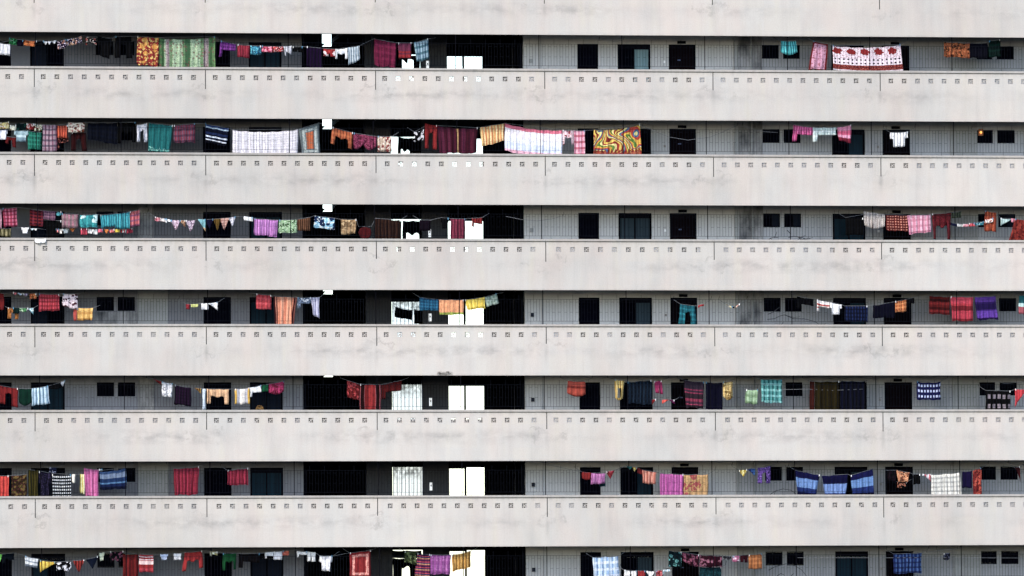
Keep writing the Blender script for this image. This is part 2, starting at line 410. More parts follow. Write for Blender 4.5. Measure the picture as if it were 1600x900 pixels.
    if k == 4: MB().box(X_(145), X_(214.5), BW-.012, BW-.002, zf, Zk(k)+.56).build('stained_panel', M['pier_dirty'], bld)
    MB().box(X_(1487), X_(1529), BW-.06, BW-.002, zf, zc_).build('pier', M['pier'] if k != 4 else M['wall_right4'], bld)
    # lobby: side walls, inner walls, back wall with openings to the sky
    zs0, zs1 = zf, zc_
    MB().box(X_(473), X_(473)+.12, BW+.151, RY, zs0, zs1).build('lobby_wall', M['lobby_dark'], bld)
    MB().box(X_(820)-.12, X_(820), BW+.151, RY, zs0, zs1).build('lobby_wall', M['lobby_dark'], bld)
    LY = 3.2
    lx = lambda px: PX(px, LY, Zk(4)+.6)
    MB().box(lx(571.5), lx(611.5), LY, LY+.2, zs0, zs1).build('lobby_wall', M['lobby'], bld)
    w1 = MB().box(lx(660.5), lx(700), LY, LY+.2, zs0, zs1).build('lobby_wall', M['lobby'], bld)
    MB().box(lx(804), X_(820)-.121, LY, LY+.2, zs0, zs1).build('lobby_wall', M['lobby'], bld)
    if k not in (2, 7, 8):
        c0 = P(674.6 if k < 4 else 674.6, 0, LY).x; c0 = lx(670 if k < 3 else 672)
        zp = Zk(k)+.48
        pl = MB().box(c0-.045, c0+.045, LY-.03, LY-.002, zp-.13, zp+.13)
        po = pl.build('lift_call_panel', M['lit'], w1)
        MB().box(c0-.016, c0+.016, LY-.036, LY-.0302, zp-.0, zp+.06).build('button', M['frame_dark'], bld)
    MB().box(PX(759, 5, Zk(4)), PX(800, 5, Zk(4)), 5, 5.15, zs0, zs1).build('lobby_wall', M['lobby_dark'], bld)
    rx = lambda px: PX(px, RY, Zk(4)+.8)
    zl = Zk(k)+.10; zh = Zk(k)+1.244
    o2t = Zk(k)+1.30
    tz = P(512, 330.5, RY).z - Zk(3) + Zk(k)        # sill of the slanted stair opening
    hs = [(rx(612), rx(659.5), zl, o2t), (rx(700.7), rx(725.3), zl, zh), (rx(727.6), rx(756.5), zl, zh+(.04 if k >= 6 else 0)), (rx(505.2), rx(520.5), tz, zc_), (rx(505.2), rx(520.5), zf, zf+.34)]
    
    rw = MB().wall(X_(473), X_(820), zs0, zs1, hs, RY, RY+.18)
    # sloping jamb of the stair opening
    xa = rx(505.2); n = len(rw.V); zt_ = hs[3][3]
    for y in (RY+.002, RY+.16):
        rw.V += [(xa, y, tz+.001), (xa+.10, y, zt_), (xa, y, zt_)]
    rw.F += [[n, n+1, n+2], [n+3, n+5, n+4], [n, n+3, n+4, n+1], [n+1, n+4, n+5, n+2]]
    rw.box(PX(505.2, RY, Zk(4)+.8)-.80, xa-.001, RY+.001, RY+.17, zc_+.001, zc_+.149)
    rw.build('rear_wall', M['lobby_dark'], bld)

# translucent corrugated screens at the back of the lobby
ks = NT('translucent_sheet', .6, .2); pp = ks.pos(); sx = ks.n('SeparateXYZ', i_0=pp)
rib = ks.math('ABSOLUTE', ks.math('SUBTRACT', ks.math('FRACT', ks.math('MULTIPLY', sx.outputs[0], 7.5)), .5))
c_ = ks.mix(ks.maprange(rib, .36, .45, 0, .92), (.80, .80, .90, 1), (.12, .12, .15, 1))
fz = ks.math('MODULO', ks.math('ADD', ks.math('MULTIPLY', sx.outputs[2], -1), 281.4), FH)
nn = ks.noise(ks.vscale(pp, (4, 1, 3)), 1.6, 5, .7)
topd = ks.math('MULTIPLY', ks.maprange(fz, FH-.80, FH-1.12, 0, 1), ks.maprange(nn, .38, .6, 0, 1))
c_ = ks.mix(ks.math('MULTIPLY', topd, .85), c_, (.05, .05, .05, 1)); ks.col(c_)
tr = ks.n('BsdfTranslucent'); ks.set(tr.inputs[0], c_); mx = ks.n('MixShader'); mx.inputs[0].default_value = .9
out = [n for n in ks.t.nodes if n.type == 'OUTPUT_MATERIAL'][0]
ks.t.links.new(ks.b.outputs[0], mx.inputs[1]); ks.t.links.new(tr.outputs[0], mx.inputs[2]); tp = ks.n('BsdfTransparent'); ks.set(tp.inputs[0], c_); m2 = ks.n('MixShader'); m2.inputs[0].default_value = .55
ks.t.links.new(mx.outputs[0], m2.inputs[1]); ks.t.links.new(tp.outputs[0], m2.inputs[2]); ks.t.links.new(m2.outputs[0], out.inputs[0])
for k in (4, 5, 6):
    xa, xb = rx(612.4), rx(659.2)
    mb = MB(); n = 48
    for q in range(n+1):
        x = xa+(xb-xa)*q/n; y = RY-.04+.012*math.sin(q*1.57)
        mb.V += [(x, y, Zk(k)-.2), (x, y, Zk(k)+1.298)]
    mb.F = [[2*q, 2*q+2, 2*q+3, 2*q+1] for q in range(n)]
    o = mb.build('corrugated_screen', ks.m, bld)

# posts and security grilles standing on the coping
bars = {}
def grille_mesh(wd):
    mb = MB(); n = int(wd/.0955); s = (wd-.03)/n; r = .0037
    for q in range(1, n):
        x = .015+q*s
        mb.box(x-r, x+r, 0, .008, .10 if q % 7 == 3 else .21, 1.08 if q % 5 == 0 else .92)
        if q % 2 == 1 and q+1 < n:
            for hz in (.50, .835):
                mb.box(x+r+.0005, x+s-r-.0005, .001, .007, hz-r*.9, hz+r*.9)
    mb.box(.0135, wd-.0135, -.008, -.0005, .200, .2095); mb.box(.0135, wd-.0135, -.008, -.0005, .918, .926)
    me = MB(); me.V = mb.V; me.F = mb.F
    return me
HB = 2.758
for k in range(1, 8):
    xb0 = PX(842+2.1*(k-1), .07, Zk(k)+.6)
    js = [j for j in range(-8, 8) if -18.3 < xb0+j*HB < 18.3]
    for j in js:
        x = xb0+j*HB
        MB().box(x-.012, x+.012, .06, .085, Zk(k)+.108, Zk(k)+1.35).build('post', M['post'], bld)
        if j == js[-1]: continue
        gmsh = grille_mesh(HB)
        gmsh.V = [(a+x, b+.068, c+Zk(k)) for a, b, c in gmsh.V]
        gmsh.build('grille', M['metal'], bld)

# ------------------------------------------------------------ laundry
def cloth_mat(name, pat, W, H, tint=1.0, seed=0):
    """pattern lives in the cloth's own UV space; W, H in metres"""
    k = NT(name, .95, .08)
    uv = k.n('UVMap').outputs[0]; sp = k.n('SeparateXYZ', i_0=uv); u, v = sp.outputs[0], sp.outputs[1]
    mp = k.n('Mapping'); k.set(mp.inputs[0], uv); mp.inputs['Scale'].default_value = (W, H, 1); mp.inputs['Location'].default_value = (seed*3.17, seed*1.31, 0); vec = mp.outputs[0]
    kind = pat[0]
    def stops(cs): return [(i/len(cs), c) for i, c in enumerate(cs)]
    if kind == 'p': col = lin(pat[1])
    elif kind == 'v': col = k.ramp(k.math('FRACT', k.math('MULTIPLY', u, pat[1])), stops(pat[2:]))
    elif kind == 'h': col = k.ramp(k.math('FRACT', k.math('MULTIPLY', v, pat[1])), stops(pat[2:]))
    elif kind == 'B': col = k.ramp(k.math('ADD', v, k.math('MULTIPLY', k.math('SUBTRACT', k.noise(vec, 6), .5), .05)), list(pat[1:]))
    elif kind == 'U': col = k.ramp(u, list(pat[1:]))
    elif kind == 'Uf':
        col = k.ramp(u, list(pat[1:]))
        vo = k.n('TexVoronoi'); k.set(vo.inputs['Vector'], vec); vo.inputs['Scale'].default_value = 9
        col = k.mix(k.math('MULTIPLY', k.math('LESS_THAN', vo.outputs['Distance'], .30), .6), col, lin('a06a70'))
        col = k.mix(k.math('MULTIPLY', k.math('GREATER_THAN', k.noise(vec, 21, 2), .55), .35), col, lin('4f7a50'))
    elif kind == 'x':      # plaid: n across, n down, ground, line colour, second
        nu, nv, c1, c2, c3 = pat[1:6]
        a = k.math('GREATER_THAN', k.math('FRACT', k.math('MULTIPLY', u, nu)), .62)
        b = k.math('GREATER_THAN', k.math('FRACT', k.math('MULTIPLY', v, nv)), .62)
        col = k.mix(k.math('MULTIPLY', a, .75), lin(c1), lin(c2)); col = k.mix(k.math('MULTIPLY', b, .6), col, lin(c3))
    elif kind == 'c':      # checks: rows of light dashes
        nu, nv, c1, c2 = pat[1:5]
        a = k.math('GREATER_THAN', k.math('FRACT', k.math('MULTIPLY', u, nu)), .42)
        b = k.math('GREATER_THAN', k.math('FRACT', k.math('ADD', k.math('MULTIPLY', v, nv), .2)), .55)
        col = k.mix(k.math('MULTIPLY', a, b), lin(c1), lin(c2))
    elif kind == 'f':      # flowers and blots: scale, ground, blot, second
        s_, c1, c2, c3 = pat[1:5]
        vo = k.n('TexVoronoi'); k.set(vo.inputs['Vector'], vec); vo.inputs['Scale'].default_value = s_
        n = k.noise(vec, s_*1.7, 2)
        d = k.math('ADD', vo.outputs['Distance'], k.math('MULTIPLY', k.math('SUBTRACT', n, .5), .5))
        col = k.mix(k.math('LESS_THAN', d, .46), lin(c1), lin(c2))
        n2 = k.noise(vec, s_*2.3, 2)
        col = k.mix(k.math('GREATER_THAN', n2, .57), col, lin(c3))
    elif kind == 'm':      # framed: ground, frame, middle
        c1, c2, c3 = pat[1:4]; wd = pat[4] if len(pat) > 4 else .16
        du = k.math('SUBTRACT', .5, k.math('ABSOLUTE', k.math('SUBTRACT', u, .5)))
        dv = k.math('SUBTRACT', .5, k.math('ABSOLUTE', k.math('SUBTRACT', v, .5)))
        d = k.math('MINIMUM', k.math('MULTIPLY', du, W), k.math('MULTIPLY', dv, H))
        mn = min(W, H)
        col = k.ramp(k.math('DIVIDE', d, mn/2), [(0, c1), (wd, c2), (wd*2.1, c1), (wd*2.6, c3)])
        nn = k.noise(vec, 16, 2); col = k.mix(k.math('MULTIPLY', k.math('GREATER_THAN', nn, .56), .5), col, lin(c1))
    elif kind == 'w':      # swirls
        nz = k.noise(vec, pat[1], 1, .4, 1.2)
        col = k.ramp(k.math('FRACT', k.math('ADD', k.math('MULTIPLY', nz, 4.2), k.math('MULTIPLY', u, 2.5))), stops(pat[2:]))
        col = k.mix(k.math('MULTIPLY', k.math('GREATER_THAN', k.math('ADD', v, k.math('MULTIPLY', k.math('PINGPONG', k.math('MULTIPLY', u, 14), .5), .35)), .86), .8), col, lin('a01818'))
    elif kind == 'S':      # big flowers over, dots in the middle, red band below (floral sheet)
        c1, c2 = pat[1:3]
        cu = k.math('SUBTRACT', k.math('FRACT', k.math('MULTIPLY', u, 5)), .35)
        dv = k.math('SUBTRACT', v, .18)
        r = k.math('SQRT', k.math('ADD', k.math('MULTIPLY', cu, cu), k.math('MULTIPLY', k.math('MULTIPLY', dv, dv), 7)))
        nz = k.noise(vec, 13, 3)
        fl = k.math('LESS_THAN', k.math('ADD', r, k.math('MULTIPLY', k.math('SUBTRACT', nz, .5), .5)), .34)
        col = k.mix(fl, lin(c1), lin(c2))
        ln = k.math('GREATER_THAN', k.noise(vec, 30, 2), .58)
        col = k.mix(k.math('MULTIPLY', ln, k.math('LESS_THAN', v, .45)), col, lin(c2))
        dots = k.math('LESS_THAN', k.math('ADD', k.math('ABSOLUTE', k.math('SUBTRACT', k.math('FRACT', k.math('MULTIPLY', u, 16)), .5)), k.math('ABSOLUTE', k.math('SUBTRACT', k.math('FRACT', k.math('MULTIPLY', v, 7)), .5))), .3)
        mid = k.math('MULTIPLY', k.math('GREATER_THAN', v, .42), k.math('LESS_THAN', v, .68))
        col = k.mix(k.math('MULTIPLY', dots, mid), col, lin('3a1f3f'))
        band = k.math('MULTIPLY', k.math('GREATER_THAN', v, .72), k.math('LESS_THAN', v, .92))
        bc = k.mix(k.math('GREATER_THAN', k.noise(vec, 26, 2), .54), lin('8c1024'), lin('b8776a'))
        col = k.mix(band, col, bc)
    elif kind == 'T':      # sheet of colour with a printed lower edge
        c1, c2, c3, t = pat[1:5]
        e = k.math('GREATER_THAN', k.math('ADD', v, k.math('MULTIPLY', k.math('SUBTRACT', k.noise(vec, 5, 3), .5), .7)), t)
        f2 = k.math('GREATER_THAN', k.noise(vec, 17, 3), .5)
        col = k.mix(k.math('MULTIPLY', e, f2), lin(c1), lin(c2))
        col = k.mix(k.math('GREATER_THAN', k.math('ADD', v, 0), .965), col, lin(c3))
    g = k.noise(vec, 9, 4, .6); g2 = k.noise(vec, 34, 3, .7); f = k.math('MULTIPLY', k.maprange(g, .3, .7, .74, .97), k.maprange(g2, .3, .7, .82, 1.14))
    col = k.mix(1, col, k.n('CombineColor', i_0=f, i_1=f, i_2=f).outputs[0], 'MULTIPLY')
    if tint != 1.0: col = k.mix(1, col, (tint, tint, tint, 1), 'MULTIPLY')
    gm_ = k.n('Gamma'); k.set(gm_.inputs[0], col); gm_.inputs[1].default_value = 1.55; hs_ = k.n('HueSaturation'); hs_.inputs['Saturation'].default_value = .90; k.set(hs_.inputs['Color'], gm_.outputs[0]); col = hs_.outputs[0]
    k.col(col); k.bump(k.noise(vec, 14, 4, .6), .5, .02)
    return k.m

def prof(shape, u, r):
    if shape in ('sheet', 'towel'): return 1.0-.022*math.sin(u*9+r*6)-.014*math.sin(u*23+r*3)
    if shape == 'tri': return max(.10, 1-abs(2*u-1-.15*math.sin(r*9))**.9*.92)
    if shape == 'triL': return max(.12, 1-u*.86)
    if shape == 'triR': return max(.12, 1-(1-u)*.86)
    if shape == 'legs': return .98 if u < .34 else (.34+.05*math.sin(u*20) if u < .66 else 1.0)
    if shape == 'shorts': return .95 if u < .44 else (.55 if u < .56 else 1.0)
    if shape == 'arms': return 1.0 if u < .17 else (.50+.06*math.sin(u*15+r) if u < .80 else .96)
    if shape == 'armL': return 1.0 if u < .2 else (.52+.1*u if u < .86 else .62)
    if shape == 'tee': return .42+.2*u if u < .17 else (.40+.2*(1-u) if u > .83 else 1.0-.02*math.sin(u*17+r*4))
    if shape == 'scal': return .62+.38*abs(math.sin(u*math.pi*1.7+.8+r*.5))
    if shape == 'oval': return 1.0
    if shape == 'swag': return .80+.20*math.sin(u*math.pi)
    if shape == 'ring': return 1-.12*abs(2*u-1)
    return 1.0
MATC = {}
def cloth(name, shape, tl, tr, bl, br, Y, pat, sag, seed):
    """tl,tr,bl,br = (X,Z). A double sheet with folds, hung along its top edge."""
    W = abs(tr[0]-tl[0]); H = max(abs(tl[1]-bl[1]), abs(tr[1]-br[1])); H = max(H, .05)
    r = random.Random(seed); ph = r.random()*6; ph2 = r.random()*6
    bps = {'legs': (.34, .66), 'shorts': (.44, .56), 'arms': (.17, .80), 'armL': (.2, .86), 'tee': (.17, .83)}.get(shape, ())
    n = max(6, min(34, int(W/.045)))
    us = [i/n for i in range(n+1)]
    for b in bps: us = [x for x in us if abs(x-b) > .4/n]+[b-.006, b+.006]
    us = sorted(us); nv = max(4, min(12, int(H/.08)))
    if shape == 'oval': nv = 10
    ox, oz = (tl[0]+tr[0])/2, (tl[1]+tr[1])/2
    V = []; UV = []; F = []
    A = min(.055, .025+.03*H); fr = (4.2+2*r.random())*W*2*math.pi
    for layer in (0, 1):
        for j in range(nv+1):
            t = j/nv
            for u in us:
                b = prof(shape, u, seed*.37 % 1)
                tx = tl[0]+(tr[0]-tl[0])*u; tz = tl[1]+(tr[1]-tl[1])*u-sag*4*u*(1-u)
                # small lifts between the pegs
                tz -= .02*abs(math.sin(u*math.pi*max(1, round(W/.45)))) if W > .3 else 0
                bx = bl[0]+(br[0]-bl[0])*u; bz = bl[1]+(br[1]-bl[1])*u-sag*4*u*(1-u)*.7
                if shape == 'oval':
                    hw = math.sqrt(max(0, 1-(2*u-1)**2)); c = (tz+bz)/2; hh = (tz-bz)/2*hw
                    x = tx; z = c+hh*(1-2*t)
                else:
                    x = tx+(bx-tx)*t*b; z = tz+(bz-tz)*t*b
                y = A*(.35+.65*t)*(math.sin(fr*u+ph+.5*t)+.4*math.sin(2.3*fr*u+ph2-1.1*t))
                x += .006*math.sin(7*t+ph+u*5)
                V.append((x-ox, y+layer*.022*(.15+min(1, t*3)*.85 if t > 0 else .3), z-oz)); UV.append((u, t*b if shape not in ('oval',) else t))
    m_ = len(us); L = (nv+1)*m_
    def skip(i, j):
        if shape != 'ring': return False
        cu = (us[i]+us[i+1])/2; t = (j+.5)/nv
        return .30 < cu < .66 and .32 < t < .86
    for j in range(nv):
        for i in range(m_-1):
            if skip(i, j): continue
            a = j*m_+i
            F.append([a+m_, a+m_+1, a+1, a]); F.append([L+a, L+a+1, L+a+m_+1, L+a+m_])
    for i in range(m_-1):
        F.append([i, i+1, L+i+1, L+i]); a = nv*m_+i; F.append([a, L+a, L+a+1, a+1])
    for j in range(nv):
        a = j*m_; F.append([a, L+a, L+a+m_, a+m_]); a = j*m_+m_-1; F.append([a, a+m_, L+a+m_, L+a])
    mat = cloth_mat(name+'_fabric', pat, max(W, .1), H, seed=seed)
    o = mesh_obj(name, V, F, mat, None, uv=UV, smooth=True); o.location = (ox, Y, oz)
    # sewn hem or waistband as a part of its own
    hm = None
    if shape in ('legs', 'shorts') and W > .25: hm = ('waistband', 0, .10)
    elif shape in ('sheet', 'towel') and W > .55 and H > .35: hm = ('hem', .955, 1.0)
    if hm:
        v2 = []; f2 = []; uv2 = []
        for q, t in enumerate((hm[1], hm[2])):
            for i, u in enumerate(us):
                b = prof(shape, u, seed*.37 % 1) if hm[0] == 'hem' else 1
                tx = tl[0]+(tr[0]-tl[0])*u; tz = tl[1]+(tr[1]-tl[1])*u-sag*4*u*(1-u)
                tz -= .02*abs(math.sin(u*math.pi*max(1, round(W/.45)))) if W > .3 else 0
                bx = bl[0]+(br[0]-bl[0])*u; bz = bl[1]+(br[1]-bl[1])*u-sag*4*u*(1-u)*.7
                y = A*(.35+.65*t)*(math.sin(fr*u+ph+.5*t)+.4*math.sin(2.3*fr*u+ph2-1.1*t))-.004
                for dy in (0, -.004): v2.append((tx+(bx-tx)*t*b+.006*math.sin(7*t+ph+u*5)-ox, y+dy, tz+(bz-tz)*t*b-oz)); uv2.append((u, t*b))
        mm = len(us)
        for i in range(mm-1):
            a, c = 2*i, 2*mm+2*i
            f2 += [[a+1, c+1, c+3, a+3], [a, a+2, c+2, c], [a+1, a+3, a+2, a], [c, c+2, c+3, c+1]]
        h = mesh_obj(hm[0], v2, f2, mat, o, uv=uv2)
    return o

ORD = {1: 'top', 2: 'second', 3: 'third', 4: 'fourth', 5: 'fifth', 6: 'sixth', 7: 'lowest'}
def where(k): return 'on the top gallery' if k == 1 else 'on the lowest gallery' if k == 7 else 'on the %s gallery down' % ORD[k]
NUM = [0]
HUNG = []
def W_(k, name, shape, top, hs, pat, noun, mod='', dx=(0, 0), Y=None, line=0, sag=0.0):
    """top=(xl,yl,xr,yr) photo pixels of the hung edge, hs=(left,right) hanging lengths, dx shifts of the lower corners"""
    NUM[0] += 1; n = NUM[0]
    y = Y if Y is not None else (.34+.05*line+.012*(n % 3))
    def q(px, py): p = P(px, py, y); return (p.x, p.z)
    xl, yl, xr, yr = top
    o = cloth(name, shape, q(xl, yl), q(xr, yr), q(xl+dx[0], yl+hs[0]), q(xr+dx[1], yr+hs[1]), y, pat, sag, n)
    lab = (noun+' '+mod).strip()+' '+where(k)
    o['label'] = lab; o['category'] = name.replace('_', ' '); o['group'] = 'laundry hung '+where(k)
    if len(lab.split()) > 16: print('LONG', lab)
    HUNG.append((k, line, xl, yl, xr, yr, y, noun))
    return o
T, S = 'towel', 'sheet'
# ---- gallery 1
W_(1,'towel',S,(-3,67,16.5,69),(18,18),('v',4,'f2f2f4','c8cad2','f2f2f4','8d90a0'),'white striped towel','half out of frame')
W_(1,'cloth',S,(14,59,27,61),(11,9),('f',7,'2f8a5a','175c3a','64b98a'),'small green rag')
W_(1,'cloth',S,(27,62,36.5,63),(10,9),('p','2a1238'),'small dark purple rag')
W_(1,'cloth',S,(37,62,55,64),(9,9),('f',9,'c47a35','8a4c1c','e0a050'),'small orange brown cloth')
W_(1,'cloth',S,(56,64,66,64),(7,7),('p','11131f'),'small near black rag')
W_(1,'underwear','tri',(67,64,74,65),(7,6),('p','eef0f4'),'first white underpants','left of two more')
W_(1,'underwear','tri',(74.5,65,81,64),(6,6),('p','e6e8ee'),'middle white underpants')
W_(1,'underwear','tri',(81,64,88,63),(6,6),('p','f2f4f8'),'third white underpants','beside a violet scarf')
W_(1,'scarf',S,(90,65,103,62),(12,13),('f',9,'3c2352','c99a8a','e8dce8'),'violet floral scarf','hanging lowest of three')
W_(1,'scarf',S,(104,62,116,59),(10,11),('f',9,'462a5a','d9b79a','efe6ef'),'violet floral scarf','in the middle of three')
W_(1,'scarf',S,(117,60,128,56),(10,11),('f',9,'4a2c60','cfa08a','f0e8f0'),'violet floral scarf','highest of three')
W_(1,'shirt','armL',(134,56.5,151,60),(13,16),('f',9,'1c1418','c8503c','f0e4dc'),'red black print shirt')
W_(1,'shirt','tee',(152,56,175,60),(30,33),('p','0c0e18'),'black shirt','left of black trousers')
W_(1,'trousers','legs',(180,57,205,57),(34,34),('p','0b0d16'),'black trousers',dx=(-1,2))
W_(1,'bedsheet',S,(214.5,57,248.5,59),(43,46),('f',4.5,'a83c34','d8a850','e4cc88'),'red bedsheet with yellow suns',dx=(-1,-1))
W_(1,'bedsheet',S,(248.5,59,336,57),(46,49),('Uf',(0,'6a8c68'),(.09,'bccbb6'),(.12,'b8acb0'),(.18,'93ab8e'),(.24,'c0d2ba'),(.42,'84a081'),(.46,'688c6e'),(.56,'c0d2ba'),(.74,'8aa586'),(.79,'bcaeb2'),(.88,'759671'),(.96,'90b087')),'wide pale green striped bedsheet',sag=.06)
W_(1,'cloth','armL',(345,64,369,69),(25,17),('x',8,4,'8a3f9c','5d2470','a85cb8'),'purple cloth','with a low left corner',dx=(-3,-2))
W_(1,'cloth',S,(371,69.5,390.5,71),(19,20),('v',5,'a8204c','7a1438','c43a66','8c1a48'),'crimson striped cloth')
W_(1,'cloth',S,(391.5,71,408,72),(14,14),('f',8,'3fa6c0','1f6f8c','8cd4e0'),'bright cyan cloth')
W_(1,'cloth',S,(409,72,425,72.5),(9,9),('f',9,'d65a86','f0b0c4','8c2044'),'small pink print cloth')
W_(1,'cloth',S,(426,72.5,443,72.5),(9,8),('f',9,'c41e34','8a1024','f0dce0'),'small bright red cloth')
W_(1,'shirt','armL',(443.5,72.5,456,72),(14,22),('v',4,'e8e8ee','b8bcc8'),'narrow white striped shirt',dx=(2,0))
W_(1,'underwear','shorts',(457,73,473,73),(8,9),('p','14161c'),'pair of black shorts')
W_(1,'cloth',S,(479,73,504,75),(31,37),('v',5,'3a0f4e','290a3a'),'deep purple cloth')
W_(1,'shorts','shorts',(505.5,76,523.5,77),(12,12),('f',6,'c02238','f2e8ec','a01a30'),'red shorts with white flowers')
W_(1,'shirt','arms',(524,77,543,75),(15,18),('p','eceef2'),'white shirt','right of red shorts')
W_(1,'towel',S,(543.5,74,561.5,71.5),(28,22),('v',5,'b8c6d0','8296a6','d6dde2'),'pale grey striped towel',dx=(1,1))
W_(1,'bedsheet',S,(584.5,60.5,619.5,67),(42,39),('x',5,4,'8c1a5c','7a1450','9a2668'),'large plain magenta bedsheet',dx=(1,-1))
W_(1,'cloth',S,(622,67,643,67),(25,25),('B',(0,'8a4a6a'),(.5,'a8203c'),(.62,'8a4460'),(.72,'b0203c'),(.92,'5a1028')),'mauve red cloth','above the rear window',dx=(1,0))
W_(1,'towel',S,(647,67,669,60.5),(30,32),('x',5,3,'a9c0cc','5f7f98','2c6a78'),'tilted pale blue tartan towel',dx=(4,1))
W_(1,'shirt','swag',(1220.5,64,1243.5,64),(22,22),('v',7,'4fb8c0','2c8a96','7cd4d8'),'cyan shirt','in front of the small windows',dx=(-.5,3))
W_(1,'towel',S,(1270.5,64,1294,69),(45,42),('m','8c1a2c','8c1a2c','d8b0c4',.07),'pink towel with red border',dx=(-7,-3))
W_(1,'bedsheet',S,(1301,71,1407,69.5),(39,42),('S','ece2ea','a0182c'),'white bedsheet with red flowers',sag=.08,dx=(1,4))
W_(1,'cloth',S,(1475,65.5,1515,67.5),(23,23),('f',9,'a86a3c','5c3a20','c48a58'),'orange brown cloth','left of a navy one')
W_(1,'cloth',S,(1515.5,67.5,1543,67),(23,24),('p','0e1030'),'plain navy cloth')
W_(1,'cloth',S,(1545,64,1563,62),(26,26),('x',4,3,'123c38','0a2422','1c5048'),'dark green tartan cloth')
# ---- gallery 2
W_(2,'cloth',S,(-2,191,14,190),(10,11),('f',8,'e6dca8','c8a03c','fbf8f0'),'yellow white floral rag')
W_(2,'shirt','tee',(-2,203,12,203),(15,15),('p','f0f0f6'),'white shirt at the left edge',line=1)
W_(2,'cloth',S,(15.5,196,25.5,196),(7,8),('f',9,'dfe0d4','a09c8a','f4f4ec'),'small cream rag')
W_(2,'underwear','legs',(8,213,25,215),(10,17),('p','7c1020'),'dark red leggings',line=2)
W_(2,'cloth',S,(25,192,41,192),(11,11),('f',8,'1a3c40','346a64','0c2024'),'dark teal floral rag')
W_(2,'shirt','tee',(22,203,44,204),(18,18),('B',(0,'a8bcc4'),(.4,'c4d4da'),(.6,'92a8b4')),'pale blue shirt',line=1)
W_(2,'cloth',S,(41,193,53,194),(9,9),('f',9,'a82838','e0c4c0','5c101c'),'small red print rag')
W_(2,'cloth',S,(53.5,194,66,195),(10,10),('f',10,'dcdccc','5c7a5c','98303c'),'small white green print rag')
W_(2,'towel',S,(43.5,205,65,207),(28,27),('x',5,4,'2a8a7c','1c6458','3ca494'),'teal green towel','under small rags',line=1)
W_(2,'towel',S,(66.5,195,89,195),(43,43),('x',4,5,'bca8b4','8a5470','5f5f70'),'long pink grey plaid towel')
W_(2,'shirt',S,(89.5,196,106,196),(19,20),('v',4,'c4562c','e07c3c','8a2c1c'),'orange red shirt')
W_(2,'cloth','armL',(90,214,107,214),(20,13),('f',9,'32121c','6a1c2c','c48878'),'dark red print cloth',line=2)
W_(2,'shirt',S,(106.5,191,132,191),(16,16),('f',6,'e2dcd2','8a5a44','b06a70'),'white brown floral shirt')
W_(2,'trousers','legs',(112,207,134,207),(29,29),('p','521018'),'dark red trousers',dx=(-1,2),line=2)
W_(2,'bedsheet',S,(137,192,183,192),(25,34),('x',7,4,'0c1c34','0a1628','142844'),'dark navy bedsheet')
W_(2,'garment','arms',(184,191,212,191),(33,32),('p','0a0c14'),'black blouse','right of navy sheet')
W_(2,'trousers','legs',(214,195.5,230,192),(27,30),('p','e6e6ee'),'white trousers',dx=(0,0))
W_(2,'bedsheet',S,(232.5,192,270,196),(45,43),('T','25888a','9cd0c8','1c5c60',.86),'teal bedsheet with printed hem',dx=(-1,-5))
W_(2,'cloth',S,(271.5,196,305,193),(27,29),('x',8,3,'8c6c80','a83458','5c4a60'),'mauve plaid cloth')
W_(2,'towel',S,(320.5,193.5,358,200.5),(28,28),('B',(0,'3c5c8c'),(.1,'c8d8e8'),(.17,'16284c'),(.30,'101c38'),(.38,'2c4470'),(.52,'101c38'),(.60,'d8e0ee'),(.68,'16284c'),(.80,'e0e6f0'),(.86,'101c38')),'navy towel with white bands',dx=(1,-5))
W_(2,'bedsheet',S,(363.5,203,466,202),(38,39),('x',24,10,'e2e0e6','cac8d2','ecebf0'),'wide white lilac bedsheet',sag=.07)
W_(2,'bedsheet',S,(467,201.5,498.5,192),(40,49),('m','8a9498','c0c8c8','cc7c3c',.24),'grey bedsheet with orange centre',dx=(5,2))
W_(2,'shirt','arms',(519.5,199,551.5,207.5),(25,27),('x',7,3,'c07848','98582c','d08c58'),'orange long sleeved blouse',dx=(-3,-1))
W_(2,'cloth','scal',(552.5,208,588,213),(25,23),('f',10,'98486c','7a3454','b46488'),'mauve cloth with scalloped edge',dx=(0,0))
W_(2,'towel',S,(590,213,612,213.5),(24,24),('f',8,'d8c8b8','a05c5c','ece4dc'),'cream floral towel')
W_(2,'scarf',S,(647,206,662.5,203),(16,16),('f',10,'1c1c24','e2e2e8','0e0e14'),'black white floral scarf')
W_(2,'trousers','legs',(664,192.5,683,196),(40,38),('p','a01020'),'bright red trousers',dx=(0,-1))
W_(2,'bedsheet',S,(682.5,196,746.5,199.5),(42,39),('U',(0,'6c2c4c'),(.08,'7c3a5c'),(.16,'642844'),(.24,'7a3858'),(.32,'602440'),(.40,'6c2c4c'),(.47,'d8b888'),(.52,'642844'),(.6,'7c3a5c'),(.7,'602440'),(.8,'74304f'),(.9,'602440')),'maroon bedsheet with cream centre stripe',sag=.05,dx=(4,-2))
W_(2,'towel',S,(750,199,788.5,192.5),(30,27),('v',4,'e8d2a0','e4b078','f0e0b8','d89c68'),'cream orange striped towel',dx=(3,0))
W_(2,'bedsheet',S,(789,192.5,878.5,203.5),(43,40),('B',(0,'e48ca4'),(.13,'f4f0f6'),(.42,'eef0f8'),(.62,'dfe6f6'),(.90,'f0c8d8')),'white bedsheet','with a pink top band',sag=.07)
W_(2,'blouse','arms',(879,203.5,896.5,204),(23,23),('f',10,'f0d8e0','a83050','f6eef2'),'white pink floral blouse')
W_(2,'towel',S,(897,204,914,204),(39,39),('x',3,4,'e0a8bc','f2d8e2','b4385c'),'pink towel with dark bands')
